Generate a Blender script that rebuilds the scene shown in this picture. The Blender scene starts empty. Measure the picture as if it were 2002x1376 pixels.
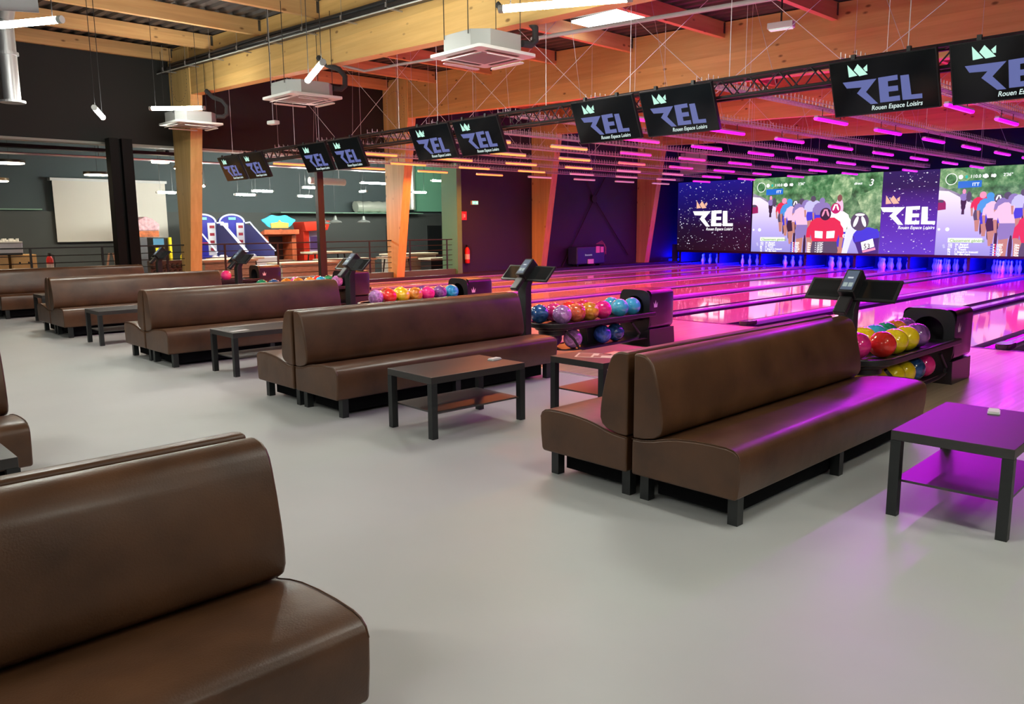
import bpy, math, random
from mathutils import Vector, Matrix
random.seed(7)
PI = math.pi
sc = bpy.context.scene
col = sc.collection

# ------------------------------------------------------------------ camera, world, exposure
CAM_H = 1.4918
cam_d = bpy.data.cameras.new('camera'); cam = bpy.data.objects.new('camera', cam_d); col.objects.link(cam)
cam_d.sensor_fit = 'HORIZONTAL'; cam_d.sensor_width = 36.0
cam_d.lens = 1558.886 * 36.0 / 2002.0
cam_d.clip_start = 0.05; cam_d.clip_end = 200
_yaw, _pitch, _roll = math.radians(46.198), math.radians(-8.939), math.radians(-0.441)
_f = Vector((math.cos(_pitch)*math.cos(_yaw), math.cos(_pitch)*math.sin(_yaw), math.sin(_pitch)))
_r = _f.cross(Vector((0, 0, 1))).normalized(); _u = _r.cross(_f)
_r2 = _r*math.cos(_roll) + _u*math.sin(_roll); _u2 = -_r*math.sin(_roll) + _u*math.cos(_roll)
M = Matrix((( _r2.x, _u2.x, -_f.x, 0), (_r2.y, _u2.y, -_f.y, 0), (_r2.z, _u2.z, -_f.z, CAM_H), (0, 0, 0, 1)))
cam.matrix_world = M
sc.camera = cam
sc.view_settings.view_transform = 'Standard'; sc.view_settings.look = 'None'
sc.view_settings.exposure = 0.0; sc.view_settings.gamma = 1.0
sc.view_settings.use_curve_mapping = False
w = bpy.data.worlds.new('world'); sc.world = w; w.use_nodes = True
w.node_tree.nodes['Background'].inputs[0].default_value = (0.35, 0.4, 0.5, 1)
w.node_tree.nodes['Background'].inputs[1].default_value = 0.05
TUBE_E = 190.0      # emission of the white tubes
LED_E = 2.6       # emission of the coloured bars
LED_W = 74.0       # watts thrown down by each coloured bar
SCREEN_E = 1.0

# ------------------------------------------------------------------ materials
MATS = {}
def nodes(name):
    m = bpy.data.materials.new(name); m.use_nodes = True
    nt = m.node_tree; b = nt.nodes['Principled BSDF']
    return m, nt, b
def mat(name, c, rough=0.5, metal=0.0, var=0.0, vscale=6.0, bump=0.0, bscale=60.0, coat=0.0, spec=0.5, emit=None, es=1.0, stretch=None):
    if name in MATS: return MATS[name]
    m, nt, b = nodes(name)
    b.inputs['Base Color'].default_value = (*c, 1); b.inputs['Roughness'].default_value = rough
    b.inputs['Metallic'].default_value = metal; b.inputs['Coat Weight'].default_value = coat
    b.inputs['Coat Roughness'].default_value = 0.06; b.inputs['Specular IOR Level'].default_value = spec
    tc = nt.nodes.new('ShaderNodeTexCoord'); mp = nt.nodes.new('ShaderNodeMapping')
    nt.links.new(tc.outputs['Object'], mp.inputs[0])
    if stretch: mp.inputs['Scale'].default_value = stretch
    if var > 0:
        n = nt.nodes.new('ShaderNodeTexNoise'); n.inputs['Scale'].default_value = vscale; n.inputs['Detail'].default_value = 6
        nt.links.new(mp.outputs[0], n.inputs['Vector'])
        r = nt.nodes.new('ShaderNodeValToRGB')
        r.color_ramp.elements[0].position = 0.3; r.color_ramp.elements[1].position = 0.7
        r.color_ramp.elements[0].color = (*[x*(1-var) for x in c], 1); r.color_ramp.elements[1].color = (*[min(1, x*(1+var)) for x in c], 1)
        nt.links.new(n.outputs[0], r.inputs[0]); nt.links.new(r.outputs[0], b.inputs['Base Color'])
    if bump > 0:
        n2 = nt.nodes.new('ShaderNodeTexNoise'); n2.inputs['Scale'].default_value = bscale; n2.inputs['Detail'].default_value = 4
        nt.links.new(mp.outputs[0], n2.inputs['Vector'])
        bp = nt.nodes.new('ShaderNodeBump'); bp.inputs['Strength'].default_value = bump; bp.inputs['Distance'].default_value = 0.01
        nt.links.new(n2.outputs[0], bp.inputs['Height']); nt.links.new(bp.outputs[0], b.inputs['Normal'])
    if emit:
        b.inputs['Emission Color'].default_value = (*emit, 1); b.inputs['Emission Strength'].default_value = es
    MATS[name] = m
    return m
def emis(name, c, s=1.0):
    if name in MATS: return MATS[name]
    m, nt, b = nodes(name)
    b.inputs['Base Color'].default_value = (0.02, 0.02, 0.02, 1); b.inputs['Roughness'].default_value = 0.3
    b.inputs['Emission Color'].default_value = (*c, 1); b.inputs['Emission Strength'].default_value = s
    MATS[name] = m
    return m
def wood_mat(name, base, dark, axis='x', knots=True, rough=0.5, lam=0.045, lam_axis='z'):
    """glued laminated spruce: soft lamella bands, stretched grain, scattered knots"""
    if name in MATS: return MATS[name]
    m, nt, b = nodes(name); L = nt.links.new
    b.inputs['Roughness'].default_value = rough
    tc = nt.nodes.new('ShaderNodeTexCoord')
    mp = nt.nodes.new('ShaderNodeMapping'); L(tc.outputs['Object'], mp.inputs[0])
    s = {'x': (0.35, 6, 6), 'y': (6, 0.35, 6), 'z': (6, 6, 0.35)}[axis]
    mp.inputs['Scale'].default_value = s
    n = nt.nodes.new('ShaderNodeTexNoise'); n.inputs['Scale'].default_value = 2.2; n.inputs['Detail'].default_value = 8; n.inputs['Roughness'].default_value = 0.6
    L(mp.outputs[0], n.inputs['Vector'])
    r = nt.nodes.new('ShaderNodeValToRGB'); r.color_ramp.elements[0].position = 0.3; r.color_ramp.elements[1].position = 0.72
    r.color_ramp.elements[0].color = (*dark, 1); r.color_ramp.elements[1].color = (*base, 1)
    L(n.outputs[0], r.inputs[0])
    out = r.outputs[0]
    # lamella bands
    sep = nt.nodes.new('ShaderNodeSeparateXYZ'); L(tc.outputs['Object'], sep.inputs[0])
    mul = nt.nodes.new('ShaderNodeMath'); mul.operation = 'MULTIPLY'; mul.inputs[1].default_value = 1/lam
    L(sep.outputs[{'x': 0, 'y': 1, 'z': 2}[lam_axis]], mul.inputs[0])
    fl = nt.nodes.new('ShaderNodeMath'); fl.operation = 'FLOOR'; L(mul.outputs[0], fl.inputs[0])
    wn = nt.nodes.new('ShaderNodeTexWhiteNoise'); wn.noise_dimensions = '1D'; L(fl.outputs[0], wn.inputs['W'])
    mr = nt.nodes.new('ShaderNodeMapRange'); mr.inputs[3].default_value = 0.86; mr.inputs[4].default_value = 1.06; L(wn.outputs[0], mr.inputs[0])
    mx = nt.nodes.new('ShaderNodeVectorMath'); mx.operation = 'SCALE'; L(out, mx.inputs[0]); L(mr.outputs[0], mx.inputs['Scale'])
    out = mx.outputs[0]
    if knots:
        mp2 = nt.nodes.new('ShaderNodeMapping'); L(tc.outputs['Object'], mp2.inputs[0])
        mp2.inputs['Scale'].default_value = {'x': (2.2, 4.5, 4.5), 'y': (4.5, 2.2, 4.5), 'z': (4.5, 4.5, 2.2)}[axis]
        v = nt.nodes.new('ShaderNodeTexVoronoi'); v.inputs['Scale'].default_value = 1.0; L(mp2.outputs[0], v.inputs['Vector'])
        rk = nt.nodes.new('ShaderNodeValToRGB'); rk.color_ramp.elements[0].position = 0.06; rk.color_ramp.elements[1].position = 0.13
        rk.color_ramp.elements[0].color = (1, 1, 1, 1); rk.color_ramp.elements[1].color = (0, 0, 0, 1)
        L(v.outputs['Distance'], rk.inputs[0])
        mk = nt.nodes.new('ShaderNodeMix'); mk.data_type = 'RGBA'
        L(rk.outputs[0], mk.inputs[0]); L(out, mk.inputs[6]); mk.inputs[7].default_value = (dark[0]*0.35, dark[1]*0.3, dark[2]*0.25, 1)
        out = mk.outputs[2]
    L(out, b.inputs['Base Color'])
    MATS[name] = m
    return m
def leather():
    if 'leather' in MATS: return MATS['leather']
    m, nt, b = nodes('leather'); L = nt.links.new
    tc = nt.nodes.new('ShaderNodeTexCoord')
    n = nt.nodes.new('ShaderNodeTexNoise'); n.inputs['Scale'].default_value = 4.5; n.inputs['Detail'].default_value = 7; L(tc.outputs['Object'], n.inputs['Vector'])
    r = nt.nodes.new('ShaderNodeValToRGB'); r.color_ramp.elements[0].position = 0.25; r.color_ramp.elements[1].position = 0.75
    r.color_ramp.elements[0].color = (0.052, 0.021, 0.008, 1); r.color_ramp.elements[1].color = (0.112, 0.047, 0.019, 1)
    L(n.outputs[0], r.inputs[0]); L(r.outputs[0], b.inputs['Base Color'])
    b.inputs['Roughness'].default_value = 0.40; b.inputs['Coat Weight'].default_value = 0.15; b.inputs['Coat Roughness'].default_value = 0.22
    n2 = nt.nodes.new('ShaderNodeTexNoise'); n2.inputs['Scale'].default_value = 160; n2.inputs['Detail'].default_value = 3; L(tc.outputs['Object'], n2.inputs['Vector'])
    n3 = nt.nodes.new('ShaderNodeTexNoise'); n3.inputs['Scale'].default_value = 5; L(tc.outputs['Object'], n3.inputs['Vector'])
    ad = nt.nodes.new('ShaderNodeMath'); ad.operation = 'MULTIPLY_ADD'; ad.inputs[1].default_value = 6.0; L(n3.outputs[0], ad.inputs[0]); L(n2.outputs[0], ad.inputs[2])
    bp = nt.nodes.new('ShaderNodeBump'); bp.inputs['Strength'].default_value = 0.18; bp.inputs['Distance'].default_value = 0.004
    L(ad.outputs[0], bp.inputs['Height']); L(bp.outputs[0], b.inputs['Normal'])
    MATS['leather'] = m
    return m
def boards_mat(name, c, rough, coat=0.0):
    """narrow boards running along X (lanes, approach)"""
    if name in MATS: return MATS[name]
    m, nt, b = nodes(name); L = nt.links.new
    b.inputs['Roughness'].default_value = rough; b.inputs['Coat Weight'].default_value = coat; b.inputs['Coat Roughness'].default_value = 0.03
    tc = nt.nodes.new('ShaderNodeTexCoord'); sep = nt.nodes.new('ShaderNodeSeparateXYZ'); L(tc.outputs['Object'], sep.inputs[0])
    mul = nt.nodes.new('ShaderNodeMath'); mul.operation = 'MULTIPLY'; mul.inputs[1].default_value = 1/0.027; L(sep.outputs[1], mul.inputs[0])
    fl = nt.nodes.new('ShaderNodeMath'); fl.operation = 'FLOOR'; L(mul.outputs[0], fl.inputs[0])
    wn = nt.nodes.new('ShaderNodeTexWhiteNoise'); wn.noise_dimensions = '1D'; L(fl.outputs[0], wn.inputs['W'])
    mp = nt.nodes.new('ShaderNodeMapping'); mp.inputs['Scale'].default_value = (0.5, 14, 1); L(tc.outputs['Object'], mp.inputs[0])
    n = nt.nodes.new('ShaderNodeTexNoise'); n.inputs['Scale'].default_value = 3; n.inputs['Detail'].default_value = 5; L(mp.outputs[0], n.inputs['Vector'])
    ad = nt.nodes.new('ShaderNodeMath'); ad.operation = 'ADD'; L(wn.outputs[0], ad.inputs[0]); L(n.outputs[0], ad.inputs[1])
    r = nt.nodes.new('ShaderNodeValToRGB'); r.color_ramp.elements[0].position = 0.2; r.color_ramp.elements[1].position = 1.0
    dv = nt.nodes.new('ShaderNodeMath'); dv.operation = 'MULTIPLY'; dv.inputs[1].default_value = 0.5; L(ad.outputs[0], dv.inputs[0]); L(dv.outputs[0], r.inputs[0])
    r.color_ramp.elements[0].color = (*[x*0.86 for x in c], 1); r.color_ramp.elements[1].color = (*[min(1, x*1.1) for x in c], 1)
    L(r.outputs[0], b.inputs['Base Color'])
    MATS[name] = m
    return m

LEATHER = leather()
BLACK = mat('black_metal', (0.012, 0.012, 0.013), 0.45)
LEG = mat('black_leg_wood', (0.014, 0.016, 0.017), 0.42)
TABLE = mat('black_brown_laminate', (0.022, 0.019, 0.018), 0.42, var=0.1, vscale=9, spec=0.8)
SHELF = mat('shelf_laminate', (0.03, 0.027, 0.025), 0.4, spec=1.0)
PLAST = mat('black_plastic', (0.014, 0.014, 0.016), 0.32)
HOOD = mat('dark_aubergine_plastic', (0.02, 0.014, 0.022), 0.3, coat=0.3)
GREYP = mat('grey_paint', (0.42, 0.43, 0.42), 0.5)
WHITEP = mat('white_plastic', (0.72, 0.73, 0.71), 0.4)
STEEL = mat('galvanised_steel', (0.5, 0.5, 0.52), 0.35, metal=0.8)
WIRE = mat('zinc_wire', (0.62, 0.62, 0.66), 0.4, metal=0.3)
WOODB = wood_mat('glulam_along_y', (0.72, 0.46, 0.17), (0.60, 0.35, 0.11), axis='y', lam=0.12)
WOODC = wood_mat('glulam_upright', (0.78, 0.54, 0.21), (0.64, 0.40, 0.14), axis='z', lam=0.11, lam_axis='y')
WOODJ = wood_mat('joist_spruce', (0.68, 0.42, 0.18), (0.56, 0.31, 0.12), axis='x', lam=0.14)

# ------------------------------------------------------------------ mesh builder
class MB:
    def __init__(s): s.v = []; s.f = []; s.mi = []; s.m = 0
    def add(s, vs, fs, T=None):
        o = len(s.v)
        for p in vs:
            p = Vector(p)
            if T is not None: p = T @ p
            s.v.append(tuple(p))
        for f in fs: s.f.append([i+o for i in f]); s.mi.append(s.m)
        return s
    def box(s, a, b, T=None):
        x0, y0, z0 = a; x1, y1, z1 = b
        return s.add([(x0,y0,z0),(x1,y0,z0),(x1,y1,z0),(x0,y1,z0),(x0,y0,z1),(x1,y0,z1),(x1,y1,z1),(x0,y1,z1)],
                     [(0,3,2,1),(4,5,6,7),(0,1,5,4),(1,2,6,5),(2,3,7,6),(3,0,4,7)], T)
    def cyl(s, p, q, r, n=10, r2=None, cap=True):
        p = Vector(p); q = Vector(q); r2 = r if r2 is None else r2
        d = (q-p).normalized(); a = d.orthogonal().normalized(); b = d.cross(a)
        vs = []; fs = []
        for c, rr in ((p, r), (q, r2)):
            for i in range(n):
                t = 2*PI*i/n; vs.append(c + (a*math.cos(t) + b*math.sin(t))*rr)
        for i in range(n): j = (i+1) % n; fs.append((i, j, n+j, n+i))
        if cap: fs.append(tuple(range(n-1, -1, -1))); fs.append(tuple(range(n, 2*n)))
        return s.add(vs, fs)
    def tube(s, pts, r, n=8, closed=False):
        pts = [Vector(p) for p in pts]; N = len(pts); vs = []; fs = []; up = None
        for i, p in enumerate(pts):
            if closed: d = (pts[(i+1) % N]-pts[i-1]).normalized()
            else: d = (pts[min(i+1, N-1)]-pts[max(i-1, 0)]).normalized()
            if up is None: a = d.orthogonal().normalized()
            else: a = (up - d*up.dot(d)).normalized()
            up = a; b = d.cross(a)
            for k in range(n):
                t = 2*PI*k/n; vs.append(p + (a*math.cos(t)+b*math.sin(t))*r)
        M_ = N if closed else N-1
        for i in range(M_):
            for k in range(n):
                i2 = (i+1) % N; k2 = (k+1) % n
                fs.append((i*n+k, i*n+k2, i2*n+k2, i2*n+k))
        if not closed: fs.append(tuple(range(n-1, -1, -1))); fs.append(tuple((N-1)*n+k for k in range(n)))
        return s.add(vs, fs)
    def prism(s, poly, axis, lo, hi, T=None):
        """poly: 2-D outline in the two other axes (x,y / x,z / y,z), extruded along axis"""
        n = len(poly)
        def P(u, v, h): return {'x': (h, u, v), 'y': (u, h, v), 'z': (u, v, h)}[axis]
        vs = [P(u, v, lo) for u, v in poly] + [P(u, v, hi) for u, v in poly]
        fs = [(i, (i+1) % n, n+(i+1) % n, n+i) for i in range(n)] + [tuple(range(n-1, -1, -1)), tuple(range(n, 2*n))]
        return s.add(vs, fs, T)
    def lathe(s, prof, c=(0,0,0), n=24, T=None):
        vs = []; fs = []; N = len(prof)
        for r, z in prof:
            for i in range(n): t = 2*PI*i/n; vs.append((c[0]+r*math.cos(t), c[1]+r*math.sin(t), c[2]+z))
        for k in range(N-1):
            for i in range(n): j = (i+1) % n; fs.append((k*n+i, k*n+j, (k+1)*n+j, (k+1)*n+i))
        fs.append(tuple(range(n-1, -1, -1))); fs.append(tuple((N-1)*n+i for i in range(n)))
        return s.add(vs, fs, T)
    def sphere(s, c, r, nu=28, nv=16):
        prof = [(max(1e-4, r*math.sin(PI*k/nv)), -r*math.cos(PI*k/nv)) for k in range(nv+1)]
        return s.lathe(prof, c, nu)
    def flat(s, poly):
        return s.add(poly, [tuple(range(len(poly)))])
    def build(s, name, m, parent=None, bevel=0.0, smooth=False, seg=2, loc=None, rotz=None):
        me = bpy.data.meshes.new(name); me.from_pydata(s.v, [], s.f)
        ms = m if isinstance(m, (list, tuple)) else [m]
        for x in ms: me.materials.append(x)
        if len(ms) > 1: me.polygons.foreach_set('material_index', s.mi)
        import bmesh
        bm = bmesh.new(); bm.from_mesh(me); bmesh.ops.recalc_face_normals(bm, faces=bm.faces)
        if smooth:
            for e in bm.edges:
                if len(e.link_faces) == 2 and e.calc_face_angle(0) > math.radians(35): e.smooth = False
            for f in bm.faces: f.smooth = True
        bm.to_mesh(me); bm.free(); me.update()
        o = bpy.data.objects.new(name, me); col.objects.link(o)
        if parent is not None: o.parent = parent
        if loc is not None: o.location = loc
        if rotz is not None: o.rotation_euler = (0, 0, rotz)
        if bevel > 0:
            if not smooth:
                for p in me.polygons: p.use_smooth = True
            md = o.modifiers.new('bevel', 'BEVEL'); md.width = bevel; md.segments = seg; md.limit_method = 'ANGLE'; md.angle_limit = math.radians(32); md.harden_normals = True
        return o
def tag(o, label=None, cat=None, group=None, kind=None):
    if label: o['label'] = label
    if cat: o['category'] = cat
    if group: o['group'] = group
    if kind: o['kind'] = kind
    return o
def empty(name, loc, rz=0, label=None, cat=None, group=None):
    o = bpy.data.objects.new(name, None); col.objects.link(o); o.location = loc; o.rotation_euler = (0, 0, rz)
    o.empty_display_size = 0.1
    return tag(o, label, cat, group)
def copy_tree(o, parent=None):
    c = o.copy(); col.objects.link(c); c.parent = parent
    for ch in list(o.children): copy_tree(ch, c)
    return c
def place(proto, used, loc, rz, label, group=None):
    o = proto if not used else copy_tree(proto)
    o.location = loc; o.rotation_euler = (0, 0, rz); o['label'] = label
    if group: o['group'] = group
    return o
def B(a, b): return MB().box(a, b)
def struct(name, mb, m, **k):
    o = mb.build(name, m, **k); o['kind'] = 'structure'
    return o
def area(name, parent, loc, sx, sy, power, c, rot=(0, 0, 0), spread=PI):
    l = bpy.data.lights.new(name, 'AREA'); l.shape = 'RECTANGLE'; l.size = sx; l.size_y = sy; l.energy = power; l.color = c; l.spread = spread
    o = bpy.data.objects.new(name, l); col.objects.link(o); o.location = loc; o.rotation_euler = rot
    if parent is not None: o.parent = parent
    return o
def text_mesh(name, s, size, m, parent=None, shear=0.0, align='LEFT', Mx=None, bold=0.0, width=None):
    cu = bpy.data.curves.new(name, 'FONT'); cu.body = s; cu.size = size; cu.shear = shear; cu.align_x = align; cu.offset = bold; cu.resolution_u = 3; cu.extrude = 0.0005
    t = bpy.data.objects.new(name, cu); col.objects.link(t)
    dg = bpy.context.evaluated_depsgraph_get(); me = bpy.data.meshes.new_from_object(t.evaluated_get(dg))
    bpy.data.objects.remove(t); bpy.data.curves.remove(cu)
    if width and len(me.vertices):
        xs = [v.co.x for v in me.vertices]; k = width/(max(xs)-min(xs))
        for v in me.vertices: v.co.x *= k
    if Mx is not None: me.transform(Mx)
    me.materials.clear(); me.materials.append(m)
    o = bpy.data.objects.new(name, me); col.objects.link(o)
    if parent is not None: o.parent = parent
    return o

# ------------------------------------------------------------------ building shell
YW = 19.0          # side wall behind the timber columns
SLOPE = 0.034
def zbot(y): return 4.40 - SLOPE*(18.0 - y)
def ztop(y): return zbot(y) + 1.05
XB = [1.75, 7.6, 13.45, 19.3, 25.0]       # timber frames
XE = 28.6; XW = -9.0; YS = -9.0
vinyl = mat('grey_vinyl', (0.455, 0.46, 0.455), 0.46, var=0.03, vscale=1.3, spec=0.45)
struct('floor', B((XW, YS, -0.1), (6.0, YW, 0)), vinyl)
struct('trim_1', B((5.98, YS, 0), (6.03, YW, 0.006)), mat('alu_strip', (0.7, 0.7, 0.7), 0.3, metal=0.7))
approach = boards_mat('maple_approach', (0.66, 0.50, 0.33), 0.2, 0.25)
struct('floor.001', B((6.0, YS, -0.1), (10.68, YW, 0)), approach)
darkfloor = mat('dark_lane_bed', (0.02, 0.018, 0.022), 0.5)
struct('floor.002', B((10.68, YS, -0.5), (XE, YW, -0.09)), darkfloor)
dark_wall = mat('charcoal_wall_paint', (0.014, 0.0145, 0.014), 0.7)
plum_wall = mat('dark_plum_wall_paint', (0.024, 0.027, 0.05), 0.6)
# side wall: opening to the games room between XW and 15.75, from kerb to z 3.37
mw = MB(); mw.box((XW, YW, 3.37), (15.75, YW+0.3, 6.2))
struct('wall_left', mw, dark_wall)
struct('wall_left.001', B((15.75, YW, -0.5), (XE, YW+0.22, 6.2)), plum_wall)
struct('trim_2', B((XW, YW-0.03, 3.32), (15.75, YW+0.3, 3.37)), mat('pale_steel_lintel', (0.36, 0.37, 0.34), 0.6))
struct('trim_3', B((XW, 18.72, 0), (15.75, YW, 0.24)), mat('green_lit_kerb', (0.07, 0.10, 0.085), 0.6))  # green light on the kerb is mixed into its grey
struct('trim_4', B((15.62, 18.62, -0.09), (15.80, YW+0.35, 3.37)), mat('green_lit_pier', (0.10, 0.26, 0.14), 0.65))  # green light falling on the pier is put into this base colour
struct('wall_back', B((XE, YS, -0.5), (XE+0.2, YW, 6.4)), mat('black_back_wall', (0.01, 0.009, 0.014), 0.8))
struct('wall_right', B((XW, YS-0.2, -0.5), (XE, YS, 6.4)), mat('mid_grey_wall', (0.2, 0.2, 0.2), 0.8))
struct('wall_front', B((XW-0.2, YS, -0.5), (XW, YW, 6.4)), MATS['mid_grey_wall'])
# roof deck: ribbed dark steel, follows the roof pitch
deck = MB(); n = 150; prof = []
for i in range(n+1):
    x = XW + (XE-XW)*i/n
    prof.append(x)
vs = []; fs = []
y0, y1 = YS, YW+0.3
xx = XW; k = 0; pts = []
while xx < XE:
    for dx, dz in ((0, 0), (0.10, 0), (0.13, 0.045), (0.22, 0.045), (0.25, 0)): pts.append((xx+dx, dz))
    xx += 0.25
for x, dz in pts: vs += [(x, y0, ztop(y0)+0.02+dz), (x, y1, ztop(y1)+0.02+dz)]
for i in range(len(pts)-1): fs.append((2*i, 2*i+2, 2*i+3, 2*i+1))
deck.add(vs, fs)
struct('ceiling', deck, mat('dark_ribbed_deck', (0.045, 0.037, 0.034), 0.6))
struct('ceiling.001', B((XW, YS, 6.3), (XE+0.2, YW+0.3, 6.35)), dark_wall)

# timber frames
for i, x in enumerate(XB):
    if i == 0: continue
    where = ['', 'nearest timber frame, behind the white ceiling cassettes', 'second timber frame, above the row of monitors', 'third timber frame, over the middle of the lanes', 'far timber frame, in front of the big video wall'][i]
    b = MB(); xa, xb_ = x-0.11, x+0.11
    ya, yb = YS, YW-0.02
    b.add([(xa,ya,zbot(ya)),(xb_,ya,zbot(ya)),(xb_,yb,zbot(yb)),(xa,yb,zbot(yb)),(xa,ya,ztop(ya)),(xb_,ya,ztop(ya)),(xb_,yb,ztop(yb)),(xa,yb,ztop(yb))],
          [(0,3,2,1),(4,5,6,7),(0,1,5,4),(1,2,6,5),(2,3,7,6),(3,0,4,7)])
    o = b.build('timber_beam', WOODB); tag(o, 'laminated timber roof beam of the ' + where, 'beam', 'laminated timber roof beams')
    cmb = empty('timber_column', (x, 18.75, -0.09), 0, 'tapered timber column of the ' + where, 'column', 'tapered timber columns')
    x2, x3 = x-0.13-0, x+0.13
    base = 0.09
    # side profile (y, z), wider towards the top
    pr = [(18.60-18.75, 0), (18.98-18.75, 0), (18.98-18.75, ztop(18.7)+0.05), (17.86-18.75, ztop(17.9)+0.03), (17.86-18.75, zbot(18)-0.05+0.09)]
    MB().prism(pr, 'x', -0.115 - (0.02), 0.115 + 0.02).build('shaft', WOODC, cmb, bevel=0.006)
    # dowel circle on the face
    dw = MB()
    for q in range(34):
        t = 2*PI*q/34; yy = 18.42+0.42*math.cos(t); zz = 4.72+0.42*math.sin(t)
        dw.cyl((-0.139, yy-18.75, zz+0.09), (-0.128, yy-18.75, zz+0.09), 0.011, 6)
    dw.build('dowel_ring', mat('steel_dowel', (0.12, 0.10, 0.07), 0.5), cmb)
# joists
jy = [18.76 - 2.09*k for k in range(13)]
first = None
for bi in range(4):
    xa, xb_ = XB[bi]+0.11, XB[bi+1]-0.11
    for k, y in enumerate(jy):
        if y < YS+0.2: continue
        zt = ztop(y)-0.0
        o = B((xa, y-0.05, zt-0.27), (xb_, y+0.05, zt)).build('roof_joist', WOODJ)
        tag(o, 'timber joist in roof bay %s, %s from the side wall' % (['left of the nearest beam', 'between nearest and second beam', 'between second and third beam', 'between third and far beam'][bi], ['first', 'second', 'third', 'fourth', 'fifth', 'sixth', 'seventh', 'eighth', 'ninth', 'tenth', 'eleventh', 'twelfth', 'thirteenth'][k]), 'joist', 'roof joists')
        h = MB()
        for s, X in ((1, xa), (-1, xb_)):
            h.box((X-0.002 if s > 0 else X-0.05, y-0.056, zt-0.2), (X+0.05 if s > 0 else X+0.002, y+0.056, zt-0.01))
        h.build('joist_hanger', mat('dark_bracket', (0.05, 0.045, 0.04), 0.5), o)
# roof light
sky = emis('daylight_panel', (1.0, 1.0, 0.93), 5.0)
zsk = ztop(9.5)-0.0
struct('window_1', B((11.25, 8.9, zsk-0.06), (11.92, 10.12, zsk-0.02)), sky)

# ------------------------------------------------------------------ lanes
LP = 1.715
LY0 = 4.45         # a divider centre
lane_mat = boards_mat('polished_lane', (0.70, 0.52, 0.34), 0.07, 0.6)
gutter_m = mat('gutter_black', (0.018, 0.016, 0.022), 0.22)
div_m = mat('divider_grey_blue', (0.22, 0.21, 0.28), 0.2, coat=0.3)
cap_m = mat('black_cap', (0.015, 0.015, 0.018), 0.2, coat=0.5)
ORD = ['first', 'second', 'third', 'fourth', 'fifth', 'sixth', 'seventh', 'eighth', 'ninth', 'tenth', 'eleventh', 'twelfth']
XF, XP = 10.68, 28.0
div_ys = [LY0 + LP*k for k in range(-3, 9)]       # -0.7 .. 18.2
lane_ys = [y + LP/2 for y in div_ys[:-1]]
lane_first = None
for i, y in enumerate(sorted(lane_ys, reverse=True)):
    t = empty('bowling_lane', (XF, y, 0), 0, 'glossy wooden bowling lane, %s from the plum side wall' % ORD[i], 'bowling lane', 'bowling lanes')
    B((0, -0.53, -0.09), (XP-XF, 0.53, 0)).build('lane_surface', lane_mat, t)
    for s in (-1, 1):
        pr = [(0.53, -0.005), (0.545, -0.06), (0.60, -0.085), (0.66, -0.089), (0.72, -0.085), (0.765, -0.06), (0.78, -0.005), (0.78, -0.095), (0.53, -0.095)]
        MB().prism([(a*s, b) for a, b in pr], 'x', 0, XP-XF).build('gutter', gutter_m, t)
for i, y in enumerate(sorted(div_ys, reverse=True)):
    kdiv = round((y-LY0)/LP)
    wide = (kdiv % 2 == 1)
    t = empty('lane_divider', (XF, y, -0.09), 0, 'low lane divider, %s from the plum side wall%s' % (ORD[i], ', with rounded end cap' if wide else ', flat topped'), 'lane divider', 'lane dividers')
    if wide:
        pr = [(-0.075, 0), (-0.075, 0.11), (-0.062, 0.135), (-0.03, 0.15), (0.03, 0.15), (0.062, 0.135), (0.075, 0.11), (0.075, 0)]
        MB().prism(pr, 'x', 0.25, XP-XF).build('capping', div_m, t, smooth=True)
        c = MB(); vs = []
        prof = [(0.0, 0.10), (0.02, 0.118), (0.08, 0.135), (0.17, 0.147), (0.26, 0.15)]
        rings = []
        for q in range(9):
            a = PI*q/8 + PI/2
            rings.append((0.085*math.cos(a)+0.10, 0.085*math.sin(a)))
        poly = [(0.30, -0.085)] + [(x_, -y_) for x_, y_ in rings] + [(0.30, 0.085)]
        poly = [(0.30, -0.085), (0.09, -0.085), (0.04, -0.07), (0.01, -0.04), (0, 0), (0.01, 0.04), (0.04, 0.07), (0.09, 0.085), (0.30, 0.085)]
        c.prism(poly, 'z', 0.09, 0.155); c.build('end_cap', cap_m, t, bevel=0.012, seg=3)
    else:
        pr = [(-0.075, 0), (-0.075, 0.10), (-0.065, 0.115), (0.065, 0.115), (0.075, 0.10), (0.075, 0)]
        MB().prism(pr, 'x', 0.0, XP-XF).build('capping', div_m, t, smooth=True)
struct('trim_5', B((XF-0.03, YS, 0.0), (XF+0.02, YW-0.4, 0.004)), mat('foul_line_dark', (0.02, 0.015, 0.03), 0.4))
struct('trim_6', B((10.68, 18.32, -0.09), (XE, 18.62, 0.10)), mat('dark_side_curb', (0.03, 0.022, 0.03), 0.35))
struct('trim_9', B((15.8, 18.62, -0.09), (XE, YW, 0.10)), MATS['dark_side_curb'])

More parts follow.
